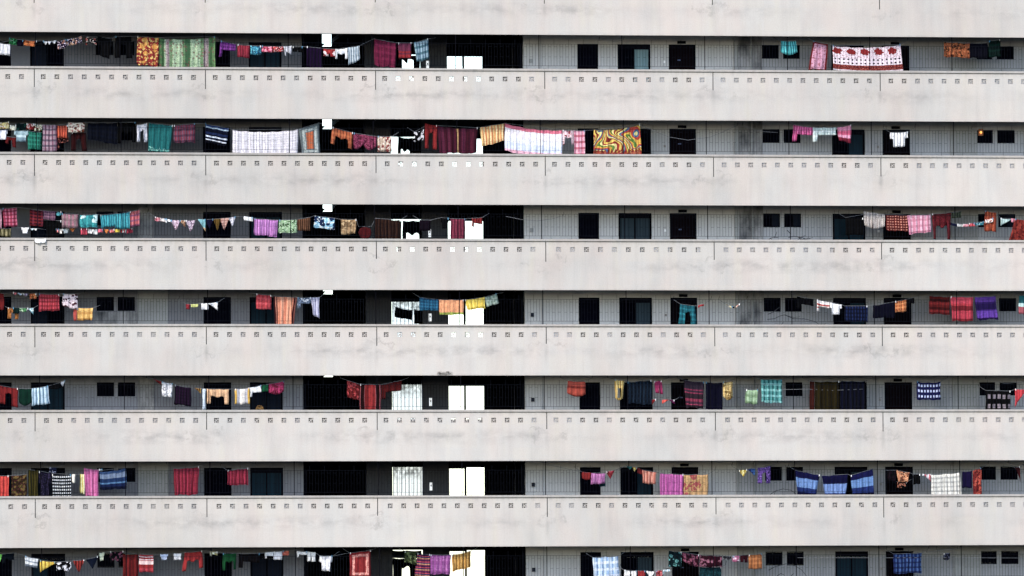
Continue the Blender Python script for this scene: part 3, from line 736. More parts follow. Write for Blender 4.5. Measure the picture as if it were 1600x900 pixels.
W_(2,'bedsheet',S,(928,203,1000,194.5),(40,49),('w',.9,'e8d070','a0282c','e8e0a0','5c88a8','c4502c','e0c050','7c9c58','f0e4a8','b03428'),'swirling rainbow bedsheet',sag=.06,dx=(-1,2))
W_(2,'shirt','armL',(1240,195,1270,199),(26,20),('v',8,'d468a4','b04484','e88cc0'),'bright pink shirt',dx=(-2,0))
W_(2,'shirt','armL',(1270,199,1306,199),(23,19),('x',9,3,'dce8e8','b0c8cc','f0f6f6'),'pale white shirt','beside a pink one')
W_(2,'cloth',S,(1308,199,1330,195),(20,29),('B',(0,'e0a0bc'),(.3,'d06c94'),(.55,'e0b0c8'),(.74,'9c2858')),'pink print cloth','with magenta hem',dx=(3,0))
W_(2,'shirt','tee',(1391,207,1418.5,206),(23,23),('v',6,'f0f0f4','c8cad2','ffffff'),'crumpled white shirt')
# ---- gallery 3
W_(3,'cloth',S,(-3,327,2.5,327),(30,30),('p','c8a8b4'),'pale pink cloth','cut by the left edge')
W_(3,'towel',S,(4,325.5,26,324),(29,30),('x',4,5,'a84468','d890a8','7a2c4c'),'rose plaid towel',dx=(2,1))
W_(3,'cloth',S,(-2,357,17,357),(12,13),('v',3,'8a8468','5c5a40','b0a88a'),'olive striped cloth',line=2)
W_(3,'towel',S,(46.5,326.5,67,329),(26,25),('x',3,5,'5c1c30','8c4460','a8203c'),'dark maroon plaid towel')
W_(3,'cloth',S,(68,329,87,330),(14,15),('x',6,3,'94748c','6c4c64','b0909c'),'mauve plaid cloth')
W_(3,'shirt','tee',(67,344,96,345),(28,28),('p','0a0a12'),'black shirt','in front of the doorway',line=1)
W_(3,'cloth','oval',(87.5,331.5,96,331),(6,6),('p','7cc8d0'),'small cyan bow')
W_(3,'towel',S,(96.5,333.5,121.5,335),(22,22),('x',4,2,'b09ca0','c890a4','98848a'),'greyish pink towel')
W_(3,'towel',S,(124.5,336,152.5,335),(19,20),('f',3.5,'4cb4b8','d8eef0','349ca4'),'cyan towel with white rings')
W_(3,'towel',S,(156.5,336,180,334),(20,19),('v',6,'3cacbc','2c8c9c','5cc4cc'),'left turquoise striped towel',dx=(2,0))
W_(3,'towel',S,(180,334,202.5,331),(23,26),('v',6,'44b0c0','2c8894','6cccd4'),'right turquoise striped towel')
W_(3,'towel',S,(202.5,331,218,327.5),(24,25),('x',3,3,'c06c74','d8949c','8a6c98'),'salmon plaid towel')
W_(3,'shirt','tee',(33.5,355.5,45,356),(9,9),('p','eeeef2'),'tiny white top','leftmost of the lower line',line=2)
W_(3,'underwear','tri',(47,357,53,357),(3.5,3.5),('p','c8d8e0'),'tiny pale blue briefs',line=2)
W_(3,'underwear','tri',(53.5,357,59.5,357),(4,4),('p','f2f2f2'),'tiny white briefs','beside pale blue briefs',line=2)
W_(3,'shirt','tee',(75,359,86,358),(7,7),('p','f0f0f0'),'tiny white vest','in the dark doorway',line=2)
W_(3,'cloth',S,(86.5,358,92,358),(5,5),('p','e8a0a0'),'tiny salmon rag',line=2)
W_(3,'shirt','tee',(92,358,98,358),(7,7),('p','f0ece8'),'tiny cream vest',line=2)
W_(3,'shirt','tee',(98.5,358,108,357),(7,7),('p','e4ecf0'),'tiny white blue vest',line=2)
W_(3,'cloth','tri',(108.5,356.5,118.5,356),(7,7),('f',12,'d8903c','b06820','f0b860'),'tiny orange pennant rag',line=2)
W_(3,'cloth',S,(126,357,136.5,357),(10,10),('v',3,'c82c58','e86c8c','a01c44'),'tiny crimson striped rag',line=2)
W_(3,'shirt','shorts',(137.5,357,152,358),(8,9),('p','f4f4f4'),'pair of small white shorts',line=2)
W_(3,'cloth',S,(153,358,161,358),(5,5),('p','e87c94'),'tiny pink rag','right of white shorts',line=2)
W_(3,'cloth','tri',(162,358,170,358.5),(8,8),('p','e0982c'),'tiny bright orange rag',line=2)
W_(3,'cloth',S,(170.5,358.5,179,358.5),(5,5),('v',3,'d83c4c','f0b0b0'),'tiny red striped rag',line=2)
W_(3,'cloth',S,(180,358.5,187,358.5),(4.5,4.5),('p','ecd858'),'tiny yellow rag',line=2)
W_(3,'cloth',S,(189,358.5,197,358.5),(5,5),('v',2,'d02c3c','f8f8f8'),'tiny red white rag',line=2)
W_(3,'cloth',S,(198,358,207,356.5),(7,7),('p','b8205c'),'tiny magenta rag',line=2)
W_(3,'towel','swag',(54.5,373,72,373),(7.5,7),('p','ececec'),'white towel draped over the ledge','outside',Y=-.06,line=9)
W_(3,'cloth',S,(242,339,250,340.5),(6,6),('f',14,'d890a4','b83c5c','f0d8dc'),'small pink rag','at the left of a rag row')
W_(3,'cloth',S,(250.5,340.5,258.5,342),(5,5),('p','ece4e4'),'small off white rag')
W_(3,'cloth','armL',(259,342,268,344),(6,6),('p','f2f2f4'),'small white rag')
W_(3,'cloth','tri',(267,344,280.5,344.5),(18,18),('f',12,'d8c4d4','a8849c','f0e8f0'),'mauve checked kerchief','left of a tan one')
W_(3,'cloth','triR',(280.5,344.5,290,344.5),(9,12),('f',10,'c0a088','9a7860','d8c0a8'),'tan kerchief')
W_(3,'cloth','tri',(290,344.5,304.5,344),(21,21),('f',12,'ccbccc','947c94','ece4ec'),'longest mauve checked kerchief')
W_(3,'cloth','triR',(309.5,342.5,321,343),(13,19),('B',(0,'9cc8d0'),(.7,'d8c0a0')),'pale teal kerchief')
W_(3,'cloth','tri',(321,343,333.5,342.5),(16,16),('p','2c2450'),'navy violet kerchief')
W_(3,'cloth','tri',(333.5,342.5,345,341.5),(21,21),('v',4,'6c5824','8a7434'),'olive kerchief')
W_(3,'cloth','tri',(345,341.5,357.5,340.5),(21,21),('x',5,5,'c8a49c','e0ccc4','a88078'),'peach checked kerchief')
W_(3,'cloth','tri',(357.5,340.5,368,338.5),(19,15),('x',4,4,'dcdce4','8c94b0','f0f0f4'),'blue white checked kerchief')
W_(3,'towel',S,(381,338,395,340),(6,6),('p','eceef2'),'short white hand towel')
W_(3,'bedsheet',S,(397,341.5,434.5,344),(25,26),('v',10,'c490c8','b07cb8','d8a8dc'),'lilac striped bedsheet',dx=(0,-2))
W_(3,'towel',S,(436,344,464.5,342.5),(20,21),('f',9,'a8c4a4','5c7c58','d8e8d4'),'green white checked towel',dx=(-1,1))
W_(3,'towel',S,(465,342.5,484.5,339.5),(18,21),('v',6,'7c5c44','5c4030','94745c'),'brown striped towel')
W_(3,'towel',S,(491.5,337,523,341),(18,18),('f',4.5,'a8d4e8','2c4c74','ecf4f8'),'blue white floral towel',dx=(-1,-1))
W_(3,'cloth',S,(532.5,342.5,557,343),(25,22),('f',4,'b8a080','9a8468','d0bc9c'),'crumpled beige cloth',dx=(1,-2))
W_(3,'cap','oval',(560,354,580.5,354),(19,19),('p','6c0c24'),'round dark crimson cap')
W_(3,'bedsheet',S,(586.5,341,625,344),(32,30),('v',7,'4c342c','382420','5c4438'),'dark brown striped bedsheet')
W_(3,'cloth',S,(656,343.5,673,344),(17,17),('p','2c1030'),'dark plum cloth')
W_(3,'shirt','tee',(689,340,701,341),(17,16),('p','0c1018'),'small black top')
W_(3,'towel',S,(704,341.5,727,342),(34,34),('v',5,'8c3c5c','74304c','a4506c'),'plum red towel','before the bright opening')
W_(3,'shirt','armL',(737.5,341,753.5,340),(13,17),('v',4,'9c1424','7c0c1c'),'red shirt','before the bright opening')
W_(3,'bedsheet',S,(1321,340,1349,341),(27,26),('p','080a12'),'black bedsheet','before the glazed door')
W_(3,'scarf','swag',(1349,329,1383,335),(29,23),('x',14,7,'e0dcd8','5c3c48','c8c0c0'),'white scarf','with dark diagonal weave',dx=(3,0))
W_(3,'towel',S,(1384,335,1417,336),(25,25),('c',8,6,'7c2c2c','d8a090'),'maroon white ikat towel',dx=(1,1))
W_(3,'bedsheet',S,(1417.5,336,1454.5,335),(30,27),('x',5,3,'e0a8bc','ecd4e0','c88ca4'),'pink white squared bedsheet',dx=(3,1))
W_(3,'blouse','arms',(1456,334.5,1486,332),(39,44),('f',8,'7c1830','8c2440','581020'),'crimson long sleeved blouse',dx=(3,-1))
W_(3,'cloth','swag',(1459,346,1480,345),(10,13),('p','b4ccd0'),'pale blue cloth','behind crimson sleeves',Y=.46,line=3)
W_(3,'cloth',S,(1487,332,1502,330),(9,10),('v',4,'5c6458','3c4438','788070'),'grey green striped rag')
W_(3,'cloth',S,(1483,347,1495,350),(4,4),('p','1c2c5c'),'tiny navy rag',line=2)
W_(3,'cloth',S,(1496,350,1504.5,350.5),(4,4),('p','f0f0f0'),'tiny white rag',line=2)
W_(3,'cloth',S,(1505,350.5,1513,350),(4,4),('p','e8b0bc'),'tiny pale pink rag',line=2)
W_(3,'cloth',S,(1514,349,1523,348.5),(5,5),('v',2,'c82c44','e87c8c'),'tiny scarlet rag',line=2)
W_(3,'cloth',S,(1524,347.5,1537,346.5),(5,5),('f',14,'4ca0b0','d8ecf0','2c7480'),'tiny cyan white rag',line=2)
W_(3,'cloth',S,(1539,344,1552,341),(6,6),('f',12,'e8dcd8','b05840','f4f0ec'),'tiny white orange rag',Y=.31,line=2)
W_(3,'shirt',S,(1539,329,1557,332),(32,30),('v',4,'b45c2c','8c401c','cc7840'),'burnt orange shirt',dx=(-1,0))
W_(3,'cloth','triL',(1563.5,341,1580,342),(12,9),('p','c8dcdc'),'pale mint kerchief')
W_(3,'cloth',S,(1580,341,1586,342),(6,6),('p','d8a0b0'),'tiny rose rag','beside rust sheet')
W_(3,'bedsheet',S,(1586,342,1612,344),(34,34),('f',5,'94341c','a8482c','782414'),'rust coloured bedsheet',dx=(-10,0))
# ---- gallery 4
W_(4,'cloth',S,(-3,457,6,459),(26,26),('p','8c1020'),'dark red cloth','cut by the left edge')
W_(4,'underwear','tri',(20,457,27,457.5),(4,4),('p','e890a0'),'tiny pink briefs')
W_(4,'underwear','tri',(27.5,457.5,35,459),(4,4),('p','c8d8f0'),'tiny pale blue briefs')
W_(4,'underwear','tri',(36,459,45,459),(4,4),('v',3,'d8c0e8','3c3c7c','f0e8f8'),'tiny violet white briefs')
W_(4,'shorts','shorts',(46.5,459,57,459),(9,8),('f',12,'d0803c','e8b070','984c1c'),'small orange shorts')
W_(4,'bedsheet',S,(60.5,459,92.5,460),(27,25),('x',8,4,'b82c48','d8607c','8c1c34'),'rose red striped bedsheet')
W_(4,'shirt',S,(98,459,121,459),(19,26),('f',8,'e8dce4','6c2c48','f4ecf0'),'white plum floral shirt',dx=(-1,2))
W_(4,'cloth','legs',(12,481,29,482),(17,17),('p','c89040'),'mustard trousers',line=2)
W_(4,'cloth',S,(20,481,30,481),(9,9),('p','1c4440'),'dark green rag',Y=.33,line=2)
W_(4,'cloth','swag',(30.5,481,42,481.5),(6,7),('f',12,'6ca878','c8e0c8','3c7448'),'green white rag',line=2)
W_(4,'cloth','triR',(42.5,481.5,52.5,481),(6,11),('f',12,'a8d0dc','e8f4f4','74a8b8'),'pale blue kerchief',line=2)
W_(4,'towel',S,(115,481,119.5,481),(20,20),('p','c8685c'),'narrow salmon towel',line=1)
W_(4,'towel',S,(120,481,145.5,481),(20,19),('x',3,2,'e0bc70','ecd090','c89848'),'yellow squared towel',line=1,dx=(1,-2))
W_(4,'cloth',S,(290.5,475,297,475.5),(8,8),('p','a41c40'),'tiny crimson rag')
W_(4,'cloth','swag',(298.5,475.5,309.5,475),(5,5),('p','dce0a0'),'tiny pale yellow cap rag')
W_(4,'shirt',S,(314.5,474,326,474),(10,10),('p','f0f0f4'),'small white vest','at the doorway edge')
W_(4,'shorts','triR',(326,474,340,472.5),(8,13),('f',12,'eceef2','c0c4cc','ffffff'),'white undershirt','right of a vest')
W_(4,'towel',S,(400.5,459,424,461.5),(24,22),('x',4,3,'c84c5c','b03c4c','dc6c78'),'salmon red towel')
W_(4,'bedsheet',S,(427.5,462.5,464,464.5),(46,44),('U',(0,'5c2028'),(.07,'d8a08c'),(.12,'6c2830'),(.16,'e0a488'),(.32,'e8b8a0'),(.44,'dc9c80'),(.58,'eab89c'),(.8,'d89c84'),(.86,'5c2028'),(.93,'c88878')),'peach bedsheet with maroon borders',dx=(2,-5))
W_(4,'shirt','armL',(465,465,486,465),(17,15),('f',10,'8c9cb4','d8e0ec','44546c'),'blue white checked shirt')
W_(4,'shirt',S,(486,465,499,464.5),(27,33),('v',3,'c8c8dc','a8a8c4','dcdcec'),'pale lilac shirt',dx=(3,0))
W_(4,'towel',S,(655.5,464.5,685.5,468),(20,17),('x',7,4,'1c7898','146080','3494b0'),'teal checked towel')
W_(4,'towel',S,(686,468,724.5,468.5),(24,23),('B',(0,'e8b48c'),(.84,'b8c470')),'peach striped towel',dx=(1,0))
W_(4,'towel',S,(726.5,468.5,757,464),(16,17),('v',5,'ecd860','e0c84c','f4e480'),'bright yellow towel',dx=(4,1))
W_(4,'towel',S,(757.5,464.5,776,459),(15,15),('x',4,2,'b8c8c0','94a89c','ccd8d0'),'tilted grey green towel',dx=(3,4))
W_(4,'trousers','legs',(1063,475,1086,478),(32,31),('x',4,4,'1c8490','14707c','2c9ca8'),'bright teal trousers',dx=(-3,3))
W_(4,'cloth','armL',(1091,477,1100,475),(4,5),('p','c02c3c'),'tiny red rag','beside teal trousers')
W_(4,'cloth','triR',(1134,475,1143,479),(2,3),('f',14,'f0e8c0','e0c040','f8f8f8'),'tiny yellow white flag')
W_(4,'cloth','tri',(1143,479,1149,479),(3,3),('p','1c1c3c'),'tiny dark blue flag')
W_(4,'cloth','triL',(1149,479,1156,475),(3,2.5),('f',14,'e8b0a0','f0e0d0','c86050'),'tiny salmon white flag')
W_(4,'shirt','armL',(1245,463,1271,467),(19,18),('p','080c1c'),'dark navy shirt')
W_(4,'shirt','armL',(1276.5,468,1296,472),(18,16),('B',(0,'f4f0f0'),(.3,'c03c38'),(.45,'f0e8e4'),(.6,'b84c44'),(.7,'f6f2f2')),'white red striped shirt')
W_(4,'shirt','tee',(1296.5,472,1315,476),(20,15),('p','f6f6f8'),'plain white shirt')
W_(4,'towel',S,(1319.5,478,1355.5,478),(24,25),('x',8,4,'14284c','304c80','0a1430'),'navy plaid towel')
W_(4,'towel',S,(1364,477,1398,472),(20,24),('p','0a0c38'),'plain dark navy towel')
W_(4,'shirt',S,(1398.5,471,1417,467.5),(17,19),('x',5,3,'d08c4c','8c5430','e8b078'),'orange checked shirt')
W_(4,'cloth','armL',(1418,467,1429,465),(14,15),('p','140c20'),'small black rag')
W_(4,'bedsheet',S,(1452,462,1484,463.5),(28,28),('h',2.2,'78101c','5c0814','8c1824'),'dark red bedsheet')
W_(4,'bedsheet',S,(1485,463.5,1520.5,464),(38,38),('B',(0,'d8486c'),(.26,'c02c50'),(.36,'901838'),(.56,'c43c60'),(.9,'a01c40')),'crimson pink bedsheet',dx=(3,0))
W_(4,'bedsheet',S,(1523,464,1555,462.5),(36,36),('B',(0,'7c4cb0'),(.22,'4c1c80'),(.3,'380c68'),(.56,'5c2c94'),(.62,'7c4cb4'),(.92,'3c1068')),'purple bedsheet',dx=(4,4))
W_(4,'cloth',S,(1592,462,1604,462),(28,30),('B',(0,'2c8088'),(.4,'c8e0e0'),(.6,'b8707c')),'teal pink cloth','cut by the right edge')
# ---- gallery 5
W_(5,'trousers','legs',(-2,602,28,607),(28,30),('p','980c1c'),'bright red trousers')
W_(5,'cloth','swag',(29.5,607,48.5,607.5),(27,27),('p','145044'),'dark green cloth')
W_(5,'skirt',S,(49.5,607,75,603),(27,28),('v',5,'bcd4e4','8ca8bc','d8e8f4'),'pale blue pleated skirt',dx=(0,3))
W_(5,'shirt','swag',(76,603,95,598),(5,10),('p','080a12'),'small black top')
W_(5,'underwear','tri',(95,597,102,594),(10,8),('p','ececf0'),'small white briefs','at the line end')
W_(5,'cloth','triR',(240,592,252,596),(4,6),('p','8c1824'),'small dark red kerchief')
W_(5,'shirt',S,(253,596,270,599.5),(23,22),('f',7,'ececf0','b8bac4','ffffff'),'white polo shirt',dx=(0,-1))
W_(5,'shawl',S,(273,601.5,299,606),(30,29),('x',6,6,'34203c','54305c','241430'),'dark purple plaid shawl',dx=(-1,0))
W_(5,'cloth','triR',(304,606,314,607),(4,9),('v',3,'6c2c34','b89c50'),'maroon yellow kerchief')
W_(5,'towel',S,(316.5,607.5,322,607.5),(33,33),('p','dce6f0'),'narrow white towel','beside cream sweater')
W_(5,'sweater','arms',(323.5,607.5,357.5,608),(23,25),('p','e4c4a4'),'cream long sleeved sweater')
W_(5,'shirt',S,(367,608,390,606),(24,25),('U',(0,'e0c060'),(.14,'c8c8d0'),(.35,'f0ece8'),(.7,'c4c4cc'),(.86,'e0c060')),'white shirt with yellow sides')
W_(5,'shirt','armL',(391,605.5,408,602),(15,17),('p','f2f4f8'),'small white shirt','left of green rag')
W_(5,'cloth',S,(409.5,602,419,600.5),(10,11),('p','1c7c5c'),'small green rag')
W_(5,'shirt','swag',(420,600,444,595.5),(17,20),('f',7,'a81c6c','88104c','bc3484'),'magenta blouse')
W_(5,'bag','oval',(398.5,632,413,632),(20,20),('f',10,'8c7448','5c4828','a88c60'),'shaggy brown bundle',line=4)
W_(5,'shirt',S,(542,594,562,600),(27,26),('f',9,'8c1824','c05058','5c0c14'),'red speckled blouse',dx=(1,-1))
W_(5,'bedsheet',S,(562.5,600.5,595,601),(41,41),('U',(0,'b06c74'),(.03,'3c0c14'),(.2,'b06c74'),(.23,'981820'),(.45,'ac2028'),(.74,'b06c74'),(.77,'3c0c14'),(.93,'b06c74')),'red curtain with pale edges')
W_(5,'blouse','armL',(596,601,628,594),(23,26),('p','700c14'),'dark red sweater','left of white screen')
W_(5,'cloth','swag',(887,595,914.5,596),(24,25),('B',(0,'c4644c'),(.3,'98402c'),(.45,'b85c44'),(.9,'a04c38')),'terracotta draped cloth',dx=(-1,1))
W_(5,'blouse','ring',(960.5,593,975.5,594.5),(33,32),('v',4,'e4cc80','b8985c','f0e0a8'),'cream halter blouse',dx=(1,-3))
W_(5,'blanket',S,(980,597,1018,594),(33,38),('x',7,5,'1c2c3c','3c5468','2c4054'),'dark blue plaid blanket',sag=.0)
W_(5,'shirt','shorts',(1022,596,1034,595),(19,21),('p','b4287c'),'magenta shorts',dx=(3,2))
W_(5,'underwear','tri',(1014.5,624.5,1025,624),(9,9),('p','b01828'),'tiny red briefs',line=2)
W_(5,'underwear','triL',(1034.5,624.5,1045,624.5),(7,6),('p','d86450'),'tiny coral briefs',line=2)
W_(5,'underwear','triR',(1046,624.5,1054,625),(7,6),('p','80206c'),'tiny violet briefs',line=2)
W_(5,'blanket',S,(1069,594,1100,597),(42,41),('B',(0,'544858'),(.3,'984068'),(.34,'5c4c5c'),(.42,'a84870'),(.46,'54444f'),(.66,'a04468'),(.76,'6c4c60'),(.86,'b04c74'),(.9,'54444f')),'grey maroon striped blanket',dx=(3,-1))
W_(5,'bedsheet',S,(1102.5,597,1128.5,598),(43,43),('p','0c0c3c'),'plain navy bedsheet')
W_(5,'shirt','swag',(1129.5,597,1145,595.5),(27,31),('f',6,'d4bc84','a08854','e8d8a8'),'cream blouse','right of navy sheet')
W_(5,'towel',S,(1165.5,609,1184.5,609),(21,23),('x',4,2,'a8c0a4','c0d4bc','88a080'),'pale green squared towel',dx=(-1,-1))
W_(5,'blanket',S,(1189,592.5,1222,593),(36,37),('x',5,4,'74b4b4','2c6c70','b0dcdc'),'teal white plaid blanket',dx=(1,0))
W_(5,'curtain',S,(1265,595.5,1272.5,596),(46,46),('p','5c2c20'),'narrow rust curtain')
W_(5,'curtain',S,(1273,596,1311.5,596),(46,46),('v',3,'443c14','4a421c','3c3410'),'olive brown curtain')
W_(5,'curtain',S,(1313,595,1352,596),(46,46),('v',6,'0e1834','1c2444','0a1024'),'dark navy curtain')
W_(5,'towel',S,(1432.5,596,1469.5,596),(28,28),('c',8,3.2,'1c2468','ccd4f0'),'navy white checked towel',dx=(0,1),sag=.03)
W_(5,'blanket',S,(1540,610,1579,611),(31,30),('c',5,2,'0c0c14','a49ca4'),'black blanket with pale dashes',dx=(0,0))
W_(5,'cloth','triL',(1586,608,1606,608),(29,10),('p','d02048'),'bright crimson cloth','cut by the right edge')
# ---- gallery 6
W_(6,'cloth',S,(-2,743.5,13.5,743.5),(34,34),('v',3,'d0381c','b02410','e05434'),'vermilion cloth')
W_(6,'shirt',S,(18,743,42,741),(34,36),('f',9,'4c4024','88784c','74404c'),'brown floral shirt')
W_(6,'bedsheet',S,(44,733.5,60,734),(44,44),('v',4,'5c5420','383818','787030','24301c'),'olive gold striped sheet')
W_(6,'shirt','tee',(60.5,737,80,738),(40,40),('f',8,'34304c','1c1c34','544c6c'),'dark violet shirt')
W_(6,'cloth','swag',(77,730,89,730.5),(9,10),('f',10,'3c4468','b8bcd0','1c2038'),'navy white rag',line=1)
W_(6,'bedsheet',S,(81,741.5,111,741.5),(36,36),('c',10,7,'30343c','e4e8ec'),'black white checked bedsheet')
W_(6,'cloth','swag',(112.5,741,117.5,741),(13,15),('p','f2f0e8'),'narrow white rag')
W_(6,'cloth',S,(125,741,132,741),(30,31),('v',2,'d0c878','ece8cc'),'narrow yellow white towel')
W_(6,'towel',S,(131,731,154,734),(44,45),('v',4,'d07cb0','c06ca0','dc90c0'),'long pink towel',dx=(3,0))
W_(6,'underwear','sheet',(154.5,733,160,733),(3,3),('p','ffffff'),'tiny white tag cloth')
W_(6,'towel',S,(155.5,737,197,731),(28,32),('B',(0,'4c6c94'),(.15,'8c9cb4'),(.4,'2c5480'),(.62,'6c94b8'),(.7,'1c3c6c'),(.85,'142850')),'blue banded towel',dx=(1,1),sag=.02)
W_(6,'bedsheet',S,(271,732,311,729),(41,43),('v',7,'9c0c4c','880840','ac1c5c'),'large crimson bedsheet',dx=(2,-2),sag=.02)
W_(6,'towel',S,(355.5,735,388,731.5),(23,26),('v',6,'9c1450','800c3c','b02860'),'smaller crimson towel')
W_(6,'shirt','swag',(909.5,737.5,923.5,738.5),(12,12),('p','980c18'),'small dark red shirt')
W_(6,'towel',S,(924,739,946,739.5),(18,16),('v',5,'c088b8','b078a8','d0a0c8'),'lilac pink towel',dx=(-1,-1))
W_(6,'towel',S,(936,745,946,745),(15,15),('p','1c5460'),'dark teal towel','behind lilac towel',Y=.44,line=3)
W_(6,'shorts','tri',(947,737,960,735),(12,13),('f',10,'981c3c','c8506c','700c24'),'maroon briefs')
W_(6,'cloth','tri',(979,728,988,729),(6,6),('p','4c8c8c'),'tiny teal rag')
W_(6,'cloth','tri',(988.5,729,995.5,731),(8,8),('f',12,'d8b848','f0e4a0','a88420'),'tiny yellow rag')
W_(6,'cloth',S,(996,731,1003,733.5),(8,8),('p','8c1828'),'tiny dark red rag')
W_(6,'towel',S,(1003.5,734,1026,738),(21,19),('v',4,'d89c8c','b87868','e0b0a0'),'salmon striped towel',dx=(1,-2))
W_(6,'bedsheet',S,(1031.5,739.5,1068,741.5),(36,35),('v',9,'c070b0','b060a0','cc84bc'),'orchid pink bedsheet')
W_(6,'bedsheet',S,(1068.5,742,1106.5,741),(33,35),('f',4,'c8ac84','b06468','b89c70'),'tan bedsheet with red print')
W_(6,'shorts','tri',(1154.5,735,1167.5,733.5),(12,13),('f',12,'e0c858','f0ecb8','b09430'),'yellow checked briefs')
W_(6,'shorts','triR',(1168,733,1180,731.5),(9,12),('f',12,'1c58a0','5c94cc','103c74'),'bright blue briefs')
W_(6,'blouse','legs',(1184,731,1204,728),(25,27),('f',8,'7c5ca8','4c2c7c','a084c8'),'purple floral trousers')
W_(6,'shawl',S,(1243,735,1281,742),(38,34),('B',(0,'0c1660'),(.26,'84a4d0'),(.66,'1c4888'),(.86,'0c2058')),'blue shawl','left of three',dx=(3,-6))
W_(6,'shawl',S,(1284,743,1325,741),(33,35),('B',(0,'0c1058'),(.4,'88a4d0'),(.84,'183c80')),'blue shawl','middle of three',dx=(5,-4))
W_(6,'shawl',S,(1329,743,1363.5,732.5),(33,43),('B',(0,'0c1c68'),(.24,'7ca0cc'),(.6,'1c4888'),(.84,'081044')),'blue shawl','right of three',dx=(4,2))
W_(6,'shirt',S,(1387,735,1400,735),(17,17),('f',10,'14101c','3c2438','0a0810'),'dark print shirt','left of orange one')
W_(6,'shirt',S,(1400.5,734,1421,738.5),(19,15),('f',8,'d8a078','7c4838','e8c0a0'),'orange ikat shirt',dx=(3,-3))
W_(6,'cloth','swag',(1402,753,1417,753),(10,11),('f',10,'100c10','d89c80','08060a'),'black spotted scarf',line=2)
W_(6,'underwear',S,(1427,741,1438,741),(16,15),('p','06080c'),'small black vest')
W_(6,'cloth','triR',(1441,741,1454.5,741),(4,12),('v',2,'e4e4ec','d08890'),'white pink kerchief')
W_(6,'bedsheet',S,(1455,742,1500,738.5),(34,37),('x',9,5,'e4e4e0','ccccc8','b8b8b8'),'white gridded bedsheet',dx=(1,3))
W_(6,'cloth',S,(1503.5,737,1519,735.5),(25,27),('p','2c1058'),'dark purple cloth')
W_(6,'towel',S,(1520,735,1533,731.5),(41,44),('f',8,'942c2c','c86850','641818'),'rust red print towel',dx=(1,1))
W_(6,'cloth','triR',(1586,731,1594,729),(4,25),('p','5c1020'),'dark red streamer')
# ---- gallery 7
W_(7,'cloth','tri',(-4,866,3,866),(15,14),('p','8cd470'),'pale green rag','cut by the left edge')
W_(7,'shirt','armL',(3,866,22,864),(14,17),('p','142c3c'),'dark teal shirt')
W_(7,'cloth',S,(39,868.5,60,873.5),(16,14),('B',(0,'e8ecf0'),(.35,'a8b0bc'),(.5,'e0e4e8'),(.75,'98a0ac')),'white grey striped cloth',dx=(0,-2))
W_(7,'cloth','triL',(62.5,875.5,86,878),(19,16),('v',4,'dcc44c','c8a830','ecdc78'),'yellow kerchief')
W_(7,'cloth','scal',(88,878,111,877),(15,18),('f',8,'1c1c28','e4e4ec','0c0c14'),'black white spotted cloth')
W_(7,'cloth','tri',(114.5,876,132,874.5),(20,20),('v',4,'8c2418','b04030','6c140c'),'brick red kerchief')
W_(7,'cloth','tri',(135,874,153,869.5),(18,19),('p','142c48'),'navy kerchief')
W_(7,'shirt','tee',(155,864,163,863),(13,12),('p','e4ecdc'),'small pale vest')
W_(7,'blouse','scal',(172,862,193,861),(17,17),('f',10,'14101c','9c6880','241c2c'),'dark floral blouse')
W_(7,'bedsheet',S,(192,866,216,866),(38,38),('v',4,'8c0814','780610'),'plain red bedsheet')
W_(7,'dress',S,(217,866,239.5,867),(28,27),('B',(0,'b01c38'),(.08,'ecdce0'),(.14,'b01c38'),(.24,'f0e0e4'),(.3,'b82440'),(.34,'e8d4d4'),(.55,'a81830'),(.78,'c04058')),'red dress with white bands',dx=(0,0))
W_(7,'shirt','tee',(250.5,866,262.5,866),(9,9),('p','ccd8f0'),'tiny pale blue top')
W_(7,'shirt',S,(271.5,865,283,865),(10,10),('p','f0f0f4'),'tiny white vest')
W_(7,'sweater','arms',(288.5,863,316,861),(30,27),('p','b01424'),'red long sleeved sweater',dx=(-4,2))
W_(7,'cloth','armL',(328.5,861.5,340,862),(7,9),('f',12,'ecf0dc','c8c090','ffffff'),'tiny cream rag')
W_(7,'sweater','arms',(348,864.5,369,864.5),(27,26),('p','1c6c48'),'green long sleeved sweater')
W_(7,'shirt','armL',(373,865,406,865),(22,23),('p','1c0c18'),'dark maroon shirt')
W_(7,'shirt','armL',(414,863.5,427,862.5),(9,10),('p','eef0f6'),'white shirt','left of two, beside maroon shirt')
W_(7,'shirt',S,(427.5,862.5,441,861.5),(12,13),('p','e8eaf2'),'white singlet','right of a white shirt')
W_(7,'cloth',S,(441.5,861,451.5,860.5),(7,7),('f',12,'d07860','b05440','e8a090'),'small coral rag')
W_(7,'shirt','armL',(464,860.5,480,862),(10,8),('p','f4f4f6'),'small white blouse')
W_(7,'shirt','shorts',(480,862,493,863.5),(16,14),('p','eceef0'),'pair of white boxer shorts')
W_(7,'shirt','tee',(499,868,519.5,868.5),(24,24),('f',4,'f4f4f8','e4e4ea','ffffff'),'white tee shirt')
W_(7,'towel',S,(546.5,864,579.5,860),(38,42),('m','a41c2c','e4b0a8','a41c2c',.22),'red towel with pale square')
W_(7,'cloth',S,(632,861,650,862),(17,21),('f',6,'5c6848','8c9874','3c4430'),'moss green cloth')
W_(7,'shawl',S,(652,865,672,866.5),(36,36),('h',4,'5c3468','c0506c','343c7c','c8a080','8c3c6c'),'violet rose striped shawl',dx=(-4,0))
W_(7,'towel',S,(672.5,867,704.5,867),(30,30),('x',6,2,'b070b0','c894c4','a060a0'),'lilac striped towel',dx=(0,-1))
W_(7,'towel',S,(706,867,735.5,861),(26,25),('v',6,'c8a04c','a8843c','dcbc74'),'mustard striped towel',dx=(1,0))
W_(7,'towel',S,(926,871,966,869),(32,32),('x',5,3,'ccdcec','8cacd0','ecf0f8'),'white blue plaid towel',dx=(2,2))
